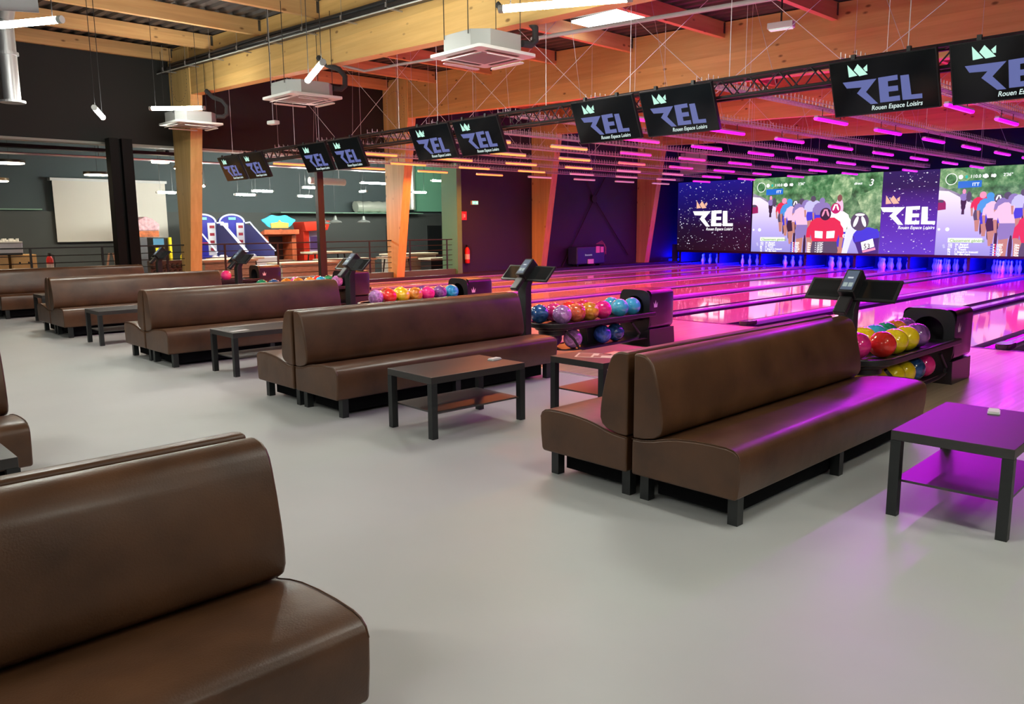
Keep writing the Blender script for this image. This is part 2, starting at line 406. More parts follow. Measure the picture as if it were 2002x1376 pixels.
# pins, kickbacks, pit
pin_m = mat('pin_white', (0.82, 0.82, 0.85), 0.25)
band_m = mat('pin_red_band', (0.5, 0.03, 0.05), 0.3)
prof = [(0.026, 0), (0.036, 0.03), (0.052, 0.08), (0.0605, 0.115), (0.056, 0.16), (0.042, 0.205), (0.028, 0.24), (0.0235, 0.265), (0.026, 0.295), (0.032, 0.325), (0.032, 0.345), (0.024, 0.37), (0.008, 0.38)]
pin_proto = None
spots = [(0, 0, 'head pin'), (0.264, -0.152, 'second row, nearer side'), (0.264, 0.152, 'second row, wall side'),
         (0.528, -0.305, 'third row, nearer end'), (0.528, 0, 'third row, middle'), (0.528, 0.305, 'third row, wall end'),
         (0.792, -0.457, 'back row, nearer corner'), (0.792, -0.152, 'back row, second from nearer side'), (0.792, 0.152, 'back row, second from wall side'), (0.792, 0.457, 'back row, wall corner')]
for i, y in enumerate(sorted(lane_ys, reverse=True)):
    if y < 5.0: continue
    for dx, dy, wn in spots:
        if pin_proto is None:
            t = empty('bowling_pin', (0, 0, 0)); tag(t, 'x', 'bowling pin', 'bowling pins')
            MB().lathe(prof, n=14).build('pin_body', pin_m, t, smooth=True)
            MB().lathe([(0.0245, 0.252), (0.0245, 0.262)], n=14).build('neck_stripe', band_m, t)
            pin_proto = t; used = False
        else: used = True
        place(pin_proto, used, (26.9+dx, y+dy, 0), 0, 'bowling pin, %s lane from the plum wall, %s' % (ORD[i], wn))
kb = mat('kickback_panel', (0.02, 0.02, 0.03), 0.5)
for i, y in enumerate(sorted(div_ys, reverse=True)):
    o = B((26.62, y-0.04, 0.065), (28.2, y+0.04, 0.62)).build('kickback_panel', kb)
    tag(o, 'dark upright panel beside the pins, %s from the plum side wall' % ORD[i], 'panel', 'kickback panels between the pin decks')
BLUE = (0.0, 0.002, 1.0)
for i, y in enumerate(sorted(lane_ys, reverse=True)):
    if y < 2.0: continue
    o = B((26.62, y-0.5, 0.56), (26.68, y+0.5, 0.60)).build('pin_deck_lamp', emis('blue_led_strip', BLUE, 6))
    tag(o, 'blue strip lamp hidden over the pins of the %s lane from the plum wall' % ORD[i], 'lamp', 'pin deck lamps')
    area('pin_light', o, (26.65, y, 0.55), 0.06, 1.0, 480, BLUE, (0, -math.radians(38), 0))
o = B((28.22, -2, -0.09), (28.3, 18.3, 0.9)).build('pit_curtain', mat('black_curtain', (0.012, 0.01, 0.02), 0.8)); tag(o, 'black curtain hanging behind the pins under the video wall', 'curtain')
o = B((26.72, 18.4, 0.10), (26.8, 18.62, 0.75)).build('end_panel', mat('blue_side_panel', (0.03, 0.03, 0.12), 0.5)); tag(o, 'narrow dark blue panel closing the left end of the pin decks', 'panel')
ob = B((26.9, 18.66, 0.10), (28.2, 18.9, 0.16)).build('side_wash_lamp', emis('blue_led_strip', BLUE, 6)); tag(ob, 'blue wash lamp lying on the floor left of the star screen', 'lamp')
area('wash', ob, (27.4, 18.78, 0.2), 1.0, 0.1, 40, BLUE, (math.radians(180), 0, 0))

# ------------------------------------------------------------------ logo
LOGO_R = [[(318,575),(628,537),(530,660),(640,765),(572,770),(447,672),(490,618),(355,628)]]
LOGO_E = [(642,530),(822,502),(825,548),(732,562),(735,610),(825,600),(828,648),(738,658),(742,705),(842,692),(845,738),(660,757)]
LOGO_L = [(848,510),(928,500),(950,685),(1052,675),(1053,718),(868,735)]
CROWN = [[(362,415),(452,510),(375,527)], [(455,405),(547,498),(470,515),(420,462)], [(543,408),(545,470),(525,470),(507,443)]]
def _hom():
    # homography from the zoomed crop to the unit rectangle of a monitor (u right, v down)
    import numpy as np
    src = [(188,400),(1190,245),(1222,805),(245,895)]; dst = [(0,0),(1,0),(1,1),(0,1)]
    A = []
    for (x, y), (u, v) in zip(src, dst):
        A.append([x,y,1,0,0,0,-u*x,-u*y]); A.append([0,0,0,x,y,1,-v*x,-v*y])
    b = [c for d in dst for c in d]
    h = np.linalg.solve(np.array(A, float), np.array(b, float)); H = np.append(h, 1).reshape(3, 3)
    def f(p):
        q = H @ np.array([p[0], p[1], 1.0]); return (q[0]/q[2], q[1]/q[2])
    return f
HM = _hom()
MW, MH = 0.97, 0.535
def logo_parts(parent, org, du, dv, k, m_letters, m_crown, m_text, nrm, cu=0.5, cv=0.5, txt=True):
    """org + du*a + dv*b, a/b in metres of a monitor face scaled by k about (cu, cv)"""
    def P(p):
        u, v = HM(p); a = (u-cu)*MW*k; b_ = (v-cv)*MH*k
        return org + du*a + dv*b_ + nrm*0.002
    lm = MB()
    for poly in LOGO_R + [LOGO_E, LOGO_L]: lm.flat([P(p) for p in poly])
    lm.build('logo_letters', m_letters, parent)
    cm = MB()
    for poly in CROWN: cm.flat([P(p) for p in poly])
    cm.build('logo_crown', m_crown, parent)
    if txt:
        a = P((578, 826)); 
        Mx = Matrix(((du.x, -dv.x, nrm.x, a.x), (du.y, -dv.y, nrm.y, a.y), (du.z, -dv.z, nrm.z, a.z), (0, 0, 0, 1)))
        wd = (P((1056, 770))-P((578, 770))).length
        text_mesh('logo_text', 'Rouen Espace Loisirs', 0.062*k, m_text, parent, shear=0.25, Mx=Mx, width=wd, bold=0.0006*k)

# ------------------------------------------------------------------ score monitors on a truss
LET = emis('logo_slate_blue', (0.115, 0.14, 0.37), 1.0)
CRW = emis('logo_mint', (0.55, 0.95, 0.78), 1.0)
TXT = emis('logo_text_white', (0.7, 0.85, 0.82), 1.0)
SCR = mat('monitor_glass', (0.004, 0.006, 0.008), 0.12)
tilt = math.atan2(0.21, 0.49)
def make_monitor():
    t = empty('score_monitor', (0, 0, 0)); tag(t, 'x', 'monitor', 'score monitors on the truss')
    # local: x away from viewer, y to the viewer's left, top edge at z=0
    R = Matrix.Rotation(-tilt, 4, 'Y')
    MB().box((0, -MW/2, -MH), (0.045, MW/2, 0), R).build('casing', PLAST, t, bevel=0.004)
    MB().box((-0.0015, -MW/2+0.012, -MH+0.014), (0.001, MW/2-0.012, -0.012), R).build('screen', SCR, t)
    nrm = R @ Vector((-1, 0, 0)); du = Vector((0, -1, 0)); dv = R @ Vector((0, 0, -1))
    logo_parts(t, R @ Vector((-0.0022, 0, -MH/2)), du, dv, 1.0, LET, CRW, TXT, nrm)
    for s in (-0.25, 0.25):
        MB().box((0.02, s-0.02, -0.012), (0.172, s+0.02, 0.012)).box((0.0, s-0.018, 0.0), (0.035, s+0.018, 0.045)).build('bracket', BLACK, t)
    return t
proto = make_monitor(); used = False
gapY = [2.64, 5.98, 9.395, 12.87, 16.36]
pl = ['rightmost pair, nearest the camera', 'second pair from the right', 'middle pair', 'second pair from the left', 'leftmost, farthest pair']
for k, g in enumerate(gapY):
    for s, nm in ((1, 'left'), (-1, 'right')):
        o = place(proto, used, (7.76, g + s*(0.05+MW/2), 3.02), 0, 'black monitor with blue logo, %s one of the %s' % (nm, pl[k])); used = True
tr = empty('lighting_truss', (8.03, 8, 2.96), 0, 'long black lattice truss carrying the row of logo monitors', 'truss')
for dx in (-0.08, 0.10):
    for dz in (0.10, -0.09):
        MB().cyl((dx, -9.5, dz), (dx, 9.4, dz), 0.02, 8).build('chord', BLACK, tr)
lat = MB(); y = -9.5
while y < 9.2:
    for dx in (-0.08, 0.10):
        lat.cyl((dx, y, 0.10), (dx, y+0.17, -0.09), 0.008, 5, cap=False); lat.cyl((dx, y+0.17, -0.09), (dx, y+0.34, 0.10), 0.008, 5, cap=False)
    lat.cyl((-0.08, y, 0.1), (0.10, y+0.17, 0.1), 0.007, 5, cap=False); lat.cyl((0.10, y+0.17, -0.09), (-0.08, y+0.34, -0.09), 0.007, 5, cap=False)
    y += 0.34
lat.build('lattice', BLACK, tr)

# ------------------------------------------------------------------ video wall
XS = 26.5; ZB, ZT = 0.53, 3.12
def noise_emis(name, c1, c2, sc_, s=1.0, detail=8, p0=0.35, p1=0.65, c3=None):
    if name in MATS: return MATS[name]
    m, nt, b = nodes(name); L = nt.links.new
    b.inputs['Base Color'].default_value = (0.01, 0.01, 0.01, 1); b.inputs['Roughness'].default_value = 0.4
    tc = nt.nodes.new('ShaderNodeTexCoord')
    n = nt.nodes.new('ShaderNodeTexNoise'); n.inputs['Scale'].default_value = sc_; n.inputs['Detail'].default_value = detail; n.inputs['Roughness'].default_value = 0.65
    L(tc.outputs['Object'], n.inputs['Vector'])
    r = nt.nodes.new('ShaderNodeValToRGB'); r.color_ramp.elements[0].position = p0; r.color_ramp.elements[1].position = p1
    r.color_ramp.elements[0].color = (*c1, 1); r.color_ramp.elements[1].color = (*c2, 1)
    if c3: e = r.color_ramp.elements.new((p0+p1)/2); e.color = (*c3, 1)
    L(n.outputs[0], r.inputs[0]); L(r.outputs[0], b.inputs['Emission Color']); b.inputs['Emission Strength'].default_value = s
    MATS[name] = m
    return m
def grad_emis(name, cols, s=1.0):
    """vertical gradient on object z 0..1 of the panel picture (the picture itself is a gradient)"""
    if name in MATS: return MATS[name]
    m, nt, b = nodes(name); L = nt.links.new
    b.inputs['Base Color'].default_value = (0.01, 0.01, 0.01, 1)
    tc = nt.nodes.new('ShaderNodeTexCoord'); sep = nt.nodes.new('ShaderNodeSeparateXYZ'); L(tc.outputs['Generated'], sep.inputs[0])
    r = nt.nodes.new('ShaderNodeValToRGB'); els = r.color_ramp.elements
    els[0].position = cols[0][0]; els[0].color = (*cols[0][1], 1); els[1].position = cols[-1][0]; els[1].color = (*cols[-1][1], 1)
    for p, c in cols[1:-1]: e = els.new(p); e.color = (*c, 1)
    L(sep.outputs[2], r.inputs[0]); L(r.outputs[0], b.inputs['Emission Color']); b.inputs['Emission Strength'].default_value = s
    MATS[name] = m
    return m
E_ = lambda n, c, s=1.0: emis('pix_'+n, c, s*SCREEN_E)
WHITE_E = E_('white', (1, 1, 1), 1.3)
def star_panel(y1, y0, label, gcols, gname, lc, seed, logok):
    t = empty('video_panel', (XS, (y0+y1)/2, ZB), 0, label, 'screen', 'video wall screens'); W = abs(y1-y0); H = ZT-ZB
    B((0, -W/2, 0), (0.08, W/2, H)).build('cabinet', BLACK, t)
    B((-0.004, -W/2+0.005, 0.005), (0, W/2-0.005, H-0.005)).build('night_sky_picture', grad_emis(gname, gcols, SCREEN_E), t)
    rnd = random.Random(seed); st = MB()
    for _ in range(int(95*W)):
        yy = rnd.uniform(-W/2+0.04, W/2-0.04); zz = rnd.uniform(0.05, H-0.05); r = rnd.choice((0.007, 0.009, 0.012, 0.016, 0.026)); e = rnd.uniform(0.4, 1)
        st.flat([(-0.006, yy-r*1.3, zz), (-0.006, yy, zz-r*e), (-0.006, yy+r*1.3, zz), (-0.006, yy, zz+r*e)])
    st.build('stars', E_('star', (0.85, 0.85, 1.0), 1.0), t)
    logo_parts(t, Vector((-0.008, lc[0], lc[1])), Vector((0, -1, 0)), Vector((0, 0, -1)), logok, WHITE_E, E_('peach', (1.0, 0.55, 0.38), 1.0), WHITE_E, Vector((-1, 0, 0)))
    return t
star_panel(18.25, 15.08, 'dark starry LED screen with logo at the left end of the video wall',
           [(0.0, (0.012, 0.004, 0.01)), (0.35, (0.012, 0.005, 0.03)), (0.75, (0.008, 0.006, 0.16)), (1.0, (0.012, 0.01, 0.26))], 'stars_left', (-0.02, 1.32), 3, 2.45)
star_panel(10.50, 8.81, 'violet starry LED screen with the white logo between the two race pictures',
           [(0.0, (0.10, 0.055, 0.62)), (0.4, (0.06, 0.03, 0.42)), (0.8, (0.018, 0.012, 0.10)), (1.0, (0.02, 0.014, 0.12))], 'stars_mid', (-0.0, 1.32), 5, 2.35)
# race picture in (u, v) 0..1 of one 16:9 screen, v down
def race_panel(y1, y0, label, crop_to=None):
    W = 4.54; H = ZT-ZB
    t = empty('video_panel', (XS, y1, ZB), 0, label, 'screen', 'video wall screens')
    wid = abs(y1-y0)
    B((0, -wid, 0), (0.08, 0, H)).build('cabinet', BLACK, t)
    lay = [0]
    umax = wid/W
    def P(u, v, d): return (-0.004-0.0015*d, -u*W, H*(1-v))
    def clip(poly):
        poly = clip1([(b, a) for a, b in poly], 1.0); poly = [(b, a) for a, b in poly]
        poly = clip1([(-a, b) for a, b in poly], 0.0); poly = [(-a, b) for a, b in poly]
        return clip1(poly, umax)
    def clip1(poly, umax):
        out = []
        for i in range(len(poly)):
            a, b = poly[i], poly[(i+1) % len(poly)]
            ina, inb = a[0] <= umax, b[0] <= umax
            if ina: out.append(a)
            if ina != inb:
                k = (umax-a[0])/(b[0]-a[0]); out.append((umax, a[1]+k*(b[1]-a[1])))
        return out
    pm = MB(); mats = []
    def poly(pts, m):
        pts = clip(pts)
        if len(pts) < 3: return
        if m not in mats: mats.append(m)
        pm.m = mats.index(m); lay[0] += 1
        pm.flat([P(u, v, lay[0]*0.07) for u, v in pts])
    def ell(u, v, ru, rv, m, n=18, a0=0, a1=2*PI, rot=0):
        k = W/H; pts = []
        for i in range(n):
            t_ = a0+(a1-a0)*i/n
            x, y_ = ru*math.cos(t_)*k, rv*math.sin(t_)
            xr = (x*math.cos(rot)-y_*math.sin(rot))/k; yr = x*math.sin(rot)+y_*math.cos(rot)
            pts.append((u+xr, v+yr))
        poly(pts, m)
    FOR = noise_emis('pix_forest', (0.02, 0.09, 0.03), (0.30, 0.50, 0.26), 3.2, SCREEN_E, c3=(0.08, 0.26, 0.10))
    FOR2 = noise_emis('pix_forest_light', (0.06, 0.22, 0.07), (0.55, 0.72, 0.40), 4.0, SCREEN_E, c3=(0.22, 0.42, 0.2))
    ROAD = grad_emis('pix_road', [(0.0, (0.30, 0.30, 0.72)), (0.4, (0.52, 0.46, 0.90)), (1.0, (0.98, 0.88, 1.0))], 1.1*SCREEN_E)
    VERGE = noise_emis('pix_verge', (0.22, 0.20, 0.30), (0.42, 0.38, 0.50), 6, SCREEN_E)
    DK = E_('dark', (0.02, 0.018, 0.035)); DK2 = E_('dark_grey', (0.08, 0.08, 0.13)); RED = E_('red', (0.85, 0.03, 0.08)); PINK = E_('pink', (0.95, 0.35, 0.55))
    LPNK = E_('pale_pink', (0.95, 0.62, 0.85)); SKN = E_('skin', (0.60, 0.26, 0.2)); BLU = E_('blue', (0.03, 0.05, 0.75)); CYA = E_('cyan', (0.05, 0.35, 0.85)); LAV = E_('lavender', (0.62, 0.6, 0.95)); LAV2 = E_('violet_grey', (0.28, 0.22, 0.55)); WH = WHITE_E
    poly([(0,0),(1,0),(1,1),(0,1)], FOR)
    poly([(0.0,0.0),(0.1,0.0),(0.2,0.1),(0.12,0.22),(0,0.25)], FOR2); poly([(0.66,0.0),(0.80,0.05),(0.78,0.30),(0.70,0.42),(0.62,0.25)], FOR2); poly([(0.82,0.3),(1,0.15),(1,0.65),(0.9,0.6)], FOR2)
    poly([(0.0,0.20),(0.10,0.27),(0.45,0.62),(0.95,1.0),(0.9,1.0),(0.3,0.75),(0,0.32)], VERGE)
    rd = MB(); rp = clip([(0.0,0.25),(0.06,0.26),(0.30,0.50),(0.62,0.72),(1.0,0.86),(1.0,1.0),(0,1.0)])
    rd.flat([P(u, v, 0.5) for u, v in rp]); rd.build('road_picture', ROAD, t)
    lay[0] = 10
    # red car, motorbike
    ell(0.012,0.40,0.035,0.045,E_('maroon',(0.35,0.02,0.12))); poly([(0,0.40),(0.048,0.40),(0.05,0.47),(0,0.48)], E_('maroon',(0.35,0.02,0.12))); poly([(0.0,0.36),(0.03,0.36),(0.035,0.39),(0,0.39)], DK2)
    ell(0.155,0.38,0.018,0.07,DK); ell(0.155,0.33,0.022,0.045,LAV2); ell(0.155,0.27,0.011,0.028,PINK); ell(0.155,0.44,0.014,0.045,DK); poly([(0.148,0.45),(0.162,0.45),(0.164,0.53),(0.146,0.53)], DK)
    ell(0.185,0.33,0.016,0.06,DK2); ell(0.22,0.31,0.018,0.03,FOR2)
    # distant riders behind
    # standing spectator
    ell(0.70,0.42,0.03,0.12,LPNK); ell(0.70,0.30,0.018,0.045,E_('brown_hair',(0.25,0.1,0.08)))
    def rider(u, v, s, jersey, short, helmet, hl=None, legs=SKN, num=None):
        """seen from behind; v = helmet centre, s = 1 for the nearest rider"""
        w = 0.095*s
        ell(u, v+0.56*s, 0.012*s, 0.16*s, DK)                                         # rear wheel
        for sg in (-1, 1):
            poly([(u+sg*0.075*s, v+0.34*s), (u+sg*0.012*s, v+0.38*s), (u+sg*0.022*s, v+0.66*s), (u+sg*0.052*s, v+0.66*s)], legs)
            poly([(u+sg*w*0.80, v+0.07*s), (u+sg*w*1.12, v+0.14*s), (u+sg*w*1.18, v+0.24*s), (u+sg*w*0.9, v+0.24*s)], jersey)
            poly([(u+sg*w*0.92, v+0.23*s), (u+sg*w*1.16, v+0.23*s), (u+sg*w*1.05, v+0.38*s), (u+sg*w*0.88, v+0.38*s)], legs)
        poly([(u-w*0.72, v+0.25*s), (u+w*0.72, v+0.25*s), (u+w*0.86, v+0.36*s), (u+w*0.72, v+0.46*s), (u+w*0.12, v+0.44*s), (u, v+0.40*s), (u-w*0.12, v+0.44*s), (u-w*0.72, v+0.46*s), (u-w*0.86, v+0.36*s)], short)
        poly([(u-w*0.55, v+0.035*s), (u+w*0.55, v+0.035*s), (u+w*0.92, v+0.075*s), (u+w*1.0, v+0.13*s), (u+w*0.76, v+0.27*s), (u-w*0.76, v+0.27*s), (u-w*1.0, v+0.13*s), (u-w*0.92, v+0.075*s)], jersey)
        if num:
            for sg in (-1, 1): poly([(u+sg*w*0.12, v+0.17*s), (u+sg*w*0.62, v+0.165*s), (u+sg*w*0.60, v+0.235*s), (u+sg*w*0.12, v+0.24*s)], WH)
        ell(u, v, 0.033*s, 0.062*s, helmet); 
        if hl is not None:
            ell(u-0.013*s, v-0.008*s, 0.006*s, 0.034*s, hl, rot=0.35); ell(u+0.013*s, v-0.008*s, 0.006*s, 0.034*s, hl, rot=-0.35); ell(u, v-0.04*s, 0.013*s, 0.008*s, hl)
    rider(0.268, 0.315, 0.62, RED, DK2, PINK)
    rider(0.312, 0.33, 0.68, CYA, BLU, CYA)
    rider(0.36, 0.36, 0.80, LPNK, DK, DK2, WH)
    rider(0.41, 0.33, 0.66, LAV2, BLU, DK2)
    rider(0.445, 0.37, 0.98, LPNK, LAV2, LAV2)
    rider(0.50, 0.30, 0.62, LAV, BLU, DK2)
    rider(0.57, 0.33, 0.66, LAV2, BLU, LAV2)
    rider(0.675, 0.43, 1.10, WH, BLU, E_('crimson', (0.6, 0.02, 0.15)), WH)
    rider(0.60, 0.50, 1.30, RED, DK2, DK, PINK, num=True)
    for a_, b_ in ((0.575, 0.03), (0.627, 0.03)): pass
    # big rider right: white sleeve, blue back
    poly([(0.76,0.70),(0.80,0.66),(0.84,0.70),(0.80,0.84),(0.775,1.0),(0.735,1.0),(0.75,0.82)], E_('sleeve', (0.72, 0.75, 1.0), 1.2))
    ell(0.91, 0.80, 0.10, 0.13, BLU); poly([(0.81,0.78),(1.0,0.72),(1.0,1.0),(0.86,1.0)], E_('navy', (0.03, 0.03, 0.22)))
    poly([(0.815,0.76),(0.98,0.69),(1.0,0.74),(1.0,0.80),(0.83,0.86)], BLU)
    poly([(0.872,0.86),(0.955,0.81),(0.97,0.91),(0.885,0.96)], WH); poly([(0.885,0.965),(0.975,0.92),(0.98,0.95),(0.89,0.99)], PINK)
    ell(0.855, 0.60, 0.066, 0.115, DK2); ell(0.828, 0.60, 0.013, 0.07, WH, rot=0.35); ell(0.884, 0.60, 0.013, 0.07, WH, rot=-0.35); ell(0.855, 0.515, 0.035, 0.016, WH)
    # overlay graphics
    ell(0.072,0.125,0.036,0.066,WH,28); ell(0.072,0.125,0.032,0.059,FOR,28)
    poly([(0.115,0.155),(0.255,0.15),(0.255,0.225),(0.115,0.232)], E_('banner', (0.01, 0.18, 0.75)))
    for u in (0.128, 0.275): ell(u, 0.105, 0.014, 0.025, WH)
    ell(0.163, 0.105, 0.008, 0.018, E_('teal', (0.0, 0.6, 0.5))); ell(0.325,0.105,0.010,0.02,WH)
    poly([(0.078,0.80),(0.285,0.80),(0.285,0.852),(0.078,0.852)], E_('green_white', (0.85, 1.0, 0.75), 1.2))
    for i_ in range(5):
        v = 0.875+0.0*i_; v = 0.865 + 0.0245*i_*1.15
        poly([(0.335,v),(0.350,v),(0.350,v+0.018),(0.335,v+0.018)], E_('flag_blue', (0.1, 0.1, 0.6))); poly([(0.350,v),(0.358,v),(0.358,v+0.018),(0.350,v+0.018)], WH); poly([(0.358,v),(0.368,v),(0.368,v+0.018),(0.358,v+0.018)], RED)
    ell(0.018,0.70,0.008,0.014,WH); ell(0.070,0.70,0.012,0.022,WH); poly([(0.045,0.88),(0.058,0.87),(0.066,0.915),(0.053,0.92)], LAV)
    pm.build('race_picture', mats, t)
    def txt(s, u, v, size, m=WH, shear=0):
        if u > umax-0.03: return
        Mx = Matrix(((0, 0, -1, -0.024), (-1, 0, 0, -u*W), (0, 1, 0, H*(1-v)), (0, 0, 0, 1)))
        text_mesh('caption', s, size, m, t, Mx=Mx, shear=shear, bold=0.002)
    txt('110.0 km', 0.185, 0.12, 0.13); txt('ITT', 0.20, 0.21, 0.13); txt('2\'36"', 0.375, 0.115, 0.12); txt('8', 0.305, 0.12, 0.12)
    txt('Classement g\u00e9n\u00e9ral', 0.09, 0.845, 0.12, E_('green_text', (0.25, 0.45, 0.15)))
    rows = [('152', 'W. Barguil', 'ARK', '26e', '+ 13\'33"'), ('173', 'T. Gallopin', 'TFS', '29e', '+ 16\'47"'), ('86', 'D. Teuns', 'TBV', '35e', '+ 23\'24"'), ('76', 'I. Izaguirre Insausti', 'COF', '36e', '+ 24\'47"'), ('16', 'W. van Aert', 'TJV', '42e', '+ 31\'39"')]
    for i_, r_ in enumerate(rows):
        v = 0.885 + 0.0282*i_
        for s_, u in zip(r_, (0.08, 0.125, 0.372, 0.47, 0.53)): txt(s_, u, v, 0.085)
    txt('direct', 0.80, 0.14, 0.11, shear=0.2); txt('3', 0.905, 0.16, 0.3, shear=0.2); txt('53', 0.893, 0.935, 0.22, DK); txt('e', 0.735, 0.80, 0.25)
    return t
race_panel(15.04, 10.50, 'LED screen with the cycling race picture left of the violet logo screen')
race_panel(8.81, 4.27, 'LED screen with the cycling race picture at the right edge of the photo')
o = B((XS, 4.0, 0.46), (XS+0.12, 18.28, 0.53)).build('mask_rail', BLACK); tag(o, 'black rail along the bottom of the video wall above the pins', 'rail')
wl = B((26.9, 17.3, 3.45), (26.95, 18.45, 4.25)).build('white_ceiling_panel', mat('pale_panel', (0.62, 0.66, 0.60), 0.6)); tag(wl, 'pale square panel high behind the far timber column beside the video wall', 'panel')

# ------------------------------------------------------------------ cable baskets and coloured LED bars over the lanes
tray_ys = [5.45 + 1.72*k for k in range(-1, 8)]
def basket(y, label):
    z = 3.12; x0, x1 = 8.35, 25.6
    t = empty('cable_basket', (0, y, z), 0, label, 'cable tray', 'wire baskets over the lanes')
    m = MB()
    for dy, dz in ((-0.08, 0.055), (-0.08, 0.0), (-0.027, 0.0), (0.027, 0.0), (0.08, 0.0), (0.08, 0.055)):
        m.box((x0, dy-0.0035, dz-0.0035), (x1, dy+0.0035, dz+0.0035))
    x = x0
    while x < x1:
        m.box((x-0.003, -0.083, -0.003), (x+0.003, 0.083, 0.003)); m.box((x-0.003, -0.083, 0), (x+0.003, -0.077, 0.105)); m.box((x-0.003, 0.077, 0), (x+0.003, 0.083, 0.105))
        x += 0.105
    m.build('wire_mesh', WIRE, t)
    c = MB(); 
    c.tube([(x0+0.2+0.9*i, -0.02+0.03*math.sin(i*1.7), 0.012) for i in range(19)], 0.012, 5); c.tube([(x0+0.1+0.9*i, 0.03+0.02*math.cos(i*1.3), 0.012) for i in range(19)], 0.009, 5)
    c.build('cables', mat('grey_cable', (0.3, 0.3, 0.33), 0.6), t)
    zr = ztop(y)-z
    for xx in (9.3, 12.4, 15.5, 18.6, 21.7, 24.6): MB().cyl((xx, 0.0, 0.0), (xx, 0.0, zr), 0.003, 4, cap=False).build('suspension_wire', WIRE, t)
    for xx in (10.2, 14.6, 20.5): MB().cyl((xx, 0, 0.02), (xx+0.7, 0.95, zr), 0.0035, 4, cap=False).build('suspension_wire', WIRE, t)
    return t
def hue(x, y):
    b = math.degrees(math.atan2(y, x))
    if b > 41: return 'orange', (1.0, 0.23, 0.05)
    if b > 37.5: return 'red', (1.0, 0.08, 0.08)
    if b > 33: return 'pink', (1.0, 0.022, 0.25)
    if b > 24: return 'magenta', (1.0, 0.006, 0.58)
    return 'violet', (0.62, 0.002, 0.9)
bar_proto = {}
for ti, y in enumerate(tray_ys):
    o_ = ORD[len(tray_ys)-1-ti]
    basket(y, 'zinc wire cable basket over the lanes, %s from the plum side wall' % o_)
    for k in range(-1 if (ti % 2 == 0) else 0, 7):  # alternate baskets get an extra unseen bar, added to brighten the approach
        x = 11.75+2.09*k
        nm, c = hue(x, y)
        off = (nm == 'orange' or nm == 'red' or nm == 'pink') and y > 12.5 and x > 17
        key = nm if not off else 'unlit'
        lbl = '%s LED bar, %s basket from the plum wall, %s' % (('glowing '+nm) if not off else 'pale unlit', o_, (ORD[k]+' beyond the monitors') if k >= 0 else 'added unseen behind the monitors')
        if key not in bar_proto:
            t = empty('led_bar', (0, 0, 0)); tag(t, 'x', 'light bar', 'LED bars over the lanes')
            B((-0.5, -0.03, 0.0), (0.5, 0.03, 0.03)).build('housing', mat('bar_housing', (0.6, 0.6, 0.62), 0.4), t, bevel=0.008)
            ln = MB(); ln.prism([(-0.032, 0), (-0.032, -0.015), (-0.02, -0.034), (0.02, -0.034), (0.032, -0.015), (0.032, 0)], 'x', -0.5, 0.5)
            ln.build('lens', emis('led_'+nm, c, LED_E) if not off else mat('lens_off_glow', (0.75, 0.65, 0.7), 0.3, emit=(0.8, 0.35, 0.45), es=0.5), t)  # unlit lens has a weak pink emission standing in for light on it
            for hx in (-0.3, 0.29): B((hx, -0.004, 0.03), (hx+0.01, 0.004, 0.13)).build('hanger', BLACK, t)
            if not off: area('bar_light', t, (0, 0, -0.05), 1.0, 0.06, LED_W*{'orange': 0.85, 'red': 1.0, 'pink': 0.8, 'magenta': 0.75, 'violet': 1.15}.get(nm, 1.0), c, spread=math.radians(165))
            bar_proto[key] = t; o = place(t, False, (x, y, 2.99), 0, lbl)
        else: o = place(bar_proto[key], True, (x, y, 2.99), 0, lbl)

# ------------------------------------------------------------------ benches
def make_bench(L, ends=True):
    t = empty('bench', (0, 0, 0)); tag(t, 'x', 'bench', 'brown leather benches')
    seat = [(-0.01, 0.15), (-0.645, 0.15), (-0.655, 0.17), (-0.665, 0.26), (-0.668, 0.355), (-0.655, 0.385), (-0.63, 0.402), (-0.59, 0.41), (-0.50, 0.412), (-0.40, 0.408), (-0.30, 0.398), (-0.22, 0.382), (-0.15, 0.362), (-0.08, 0.350), (-0.01, 0.346)]
    MB().prism(seat, 'x', 0, L).build('seat', LEATHER, t, bevel=0.014, seg=3)
    back = [(-0.012, 0.352), (-0.08, 0.355), (-0.155, 0.372), (-0.190, 0.395), (-0.205, 0.43), (-0.204, 0.48), (-0.192, 0.56), (-0.172, 0.65), (-0.150, 0.73), (-0.135, 0.770), (-0.115, 0.796), (-0.085, 0.812), (-0.05, 0.818), (-0.012, 0.816)]
    MB().prism(back, 'x', 0.004, L-0.004).build('backrest', LEATHER, t, bevel=0.014, seg=3)
    for x in (0.006, L-0.006):
        MB().tube([(x, y_*0.995, z_+0.001) for y_, z_ in seat[4:]], 0.0028, 5).build('seat_piping', LEATHER, t)
    B((0.13, -0.565, 0.03), (L-0.13, -0.10, 0.152)).build('under_frame', mat('under_frame_black', (0.004, 0.004, 0.005), 0.9, spec=0.1), t)
    for x in (0.09, L/2, L-0.09):
        for y_ in (-0.60, -0.055):
            B((x-0.028, y_-0.028, 0.0), (x+0.028, y_+0.028, 0.152)).build('leg', LEG, t)
    return t
rows = [  # (x0, x1, centre y, name)
    (3.375, 5.86, 2.605, 'row nearest the right table'), (3.235, 5.75, 6.015, 'second row, behind the centre table'),
    (3.205, 5.66, 9.36, 'third row from the camera'), (3.12, 5.62, 12.87, 'fourth row from the camera'), (3.08, 5.62, 16.33, 'farthest row before the railing'),
    (-1.15, 1.155, 2.46, 'big row at the bottom left'), (-1.25, 1.08, 5.77, 'row cut off by the left edge')]
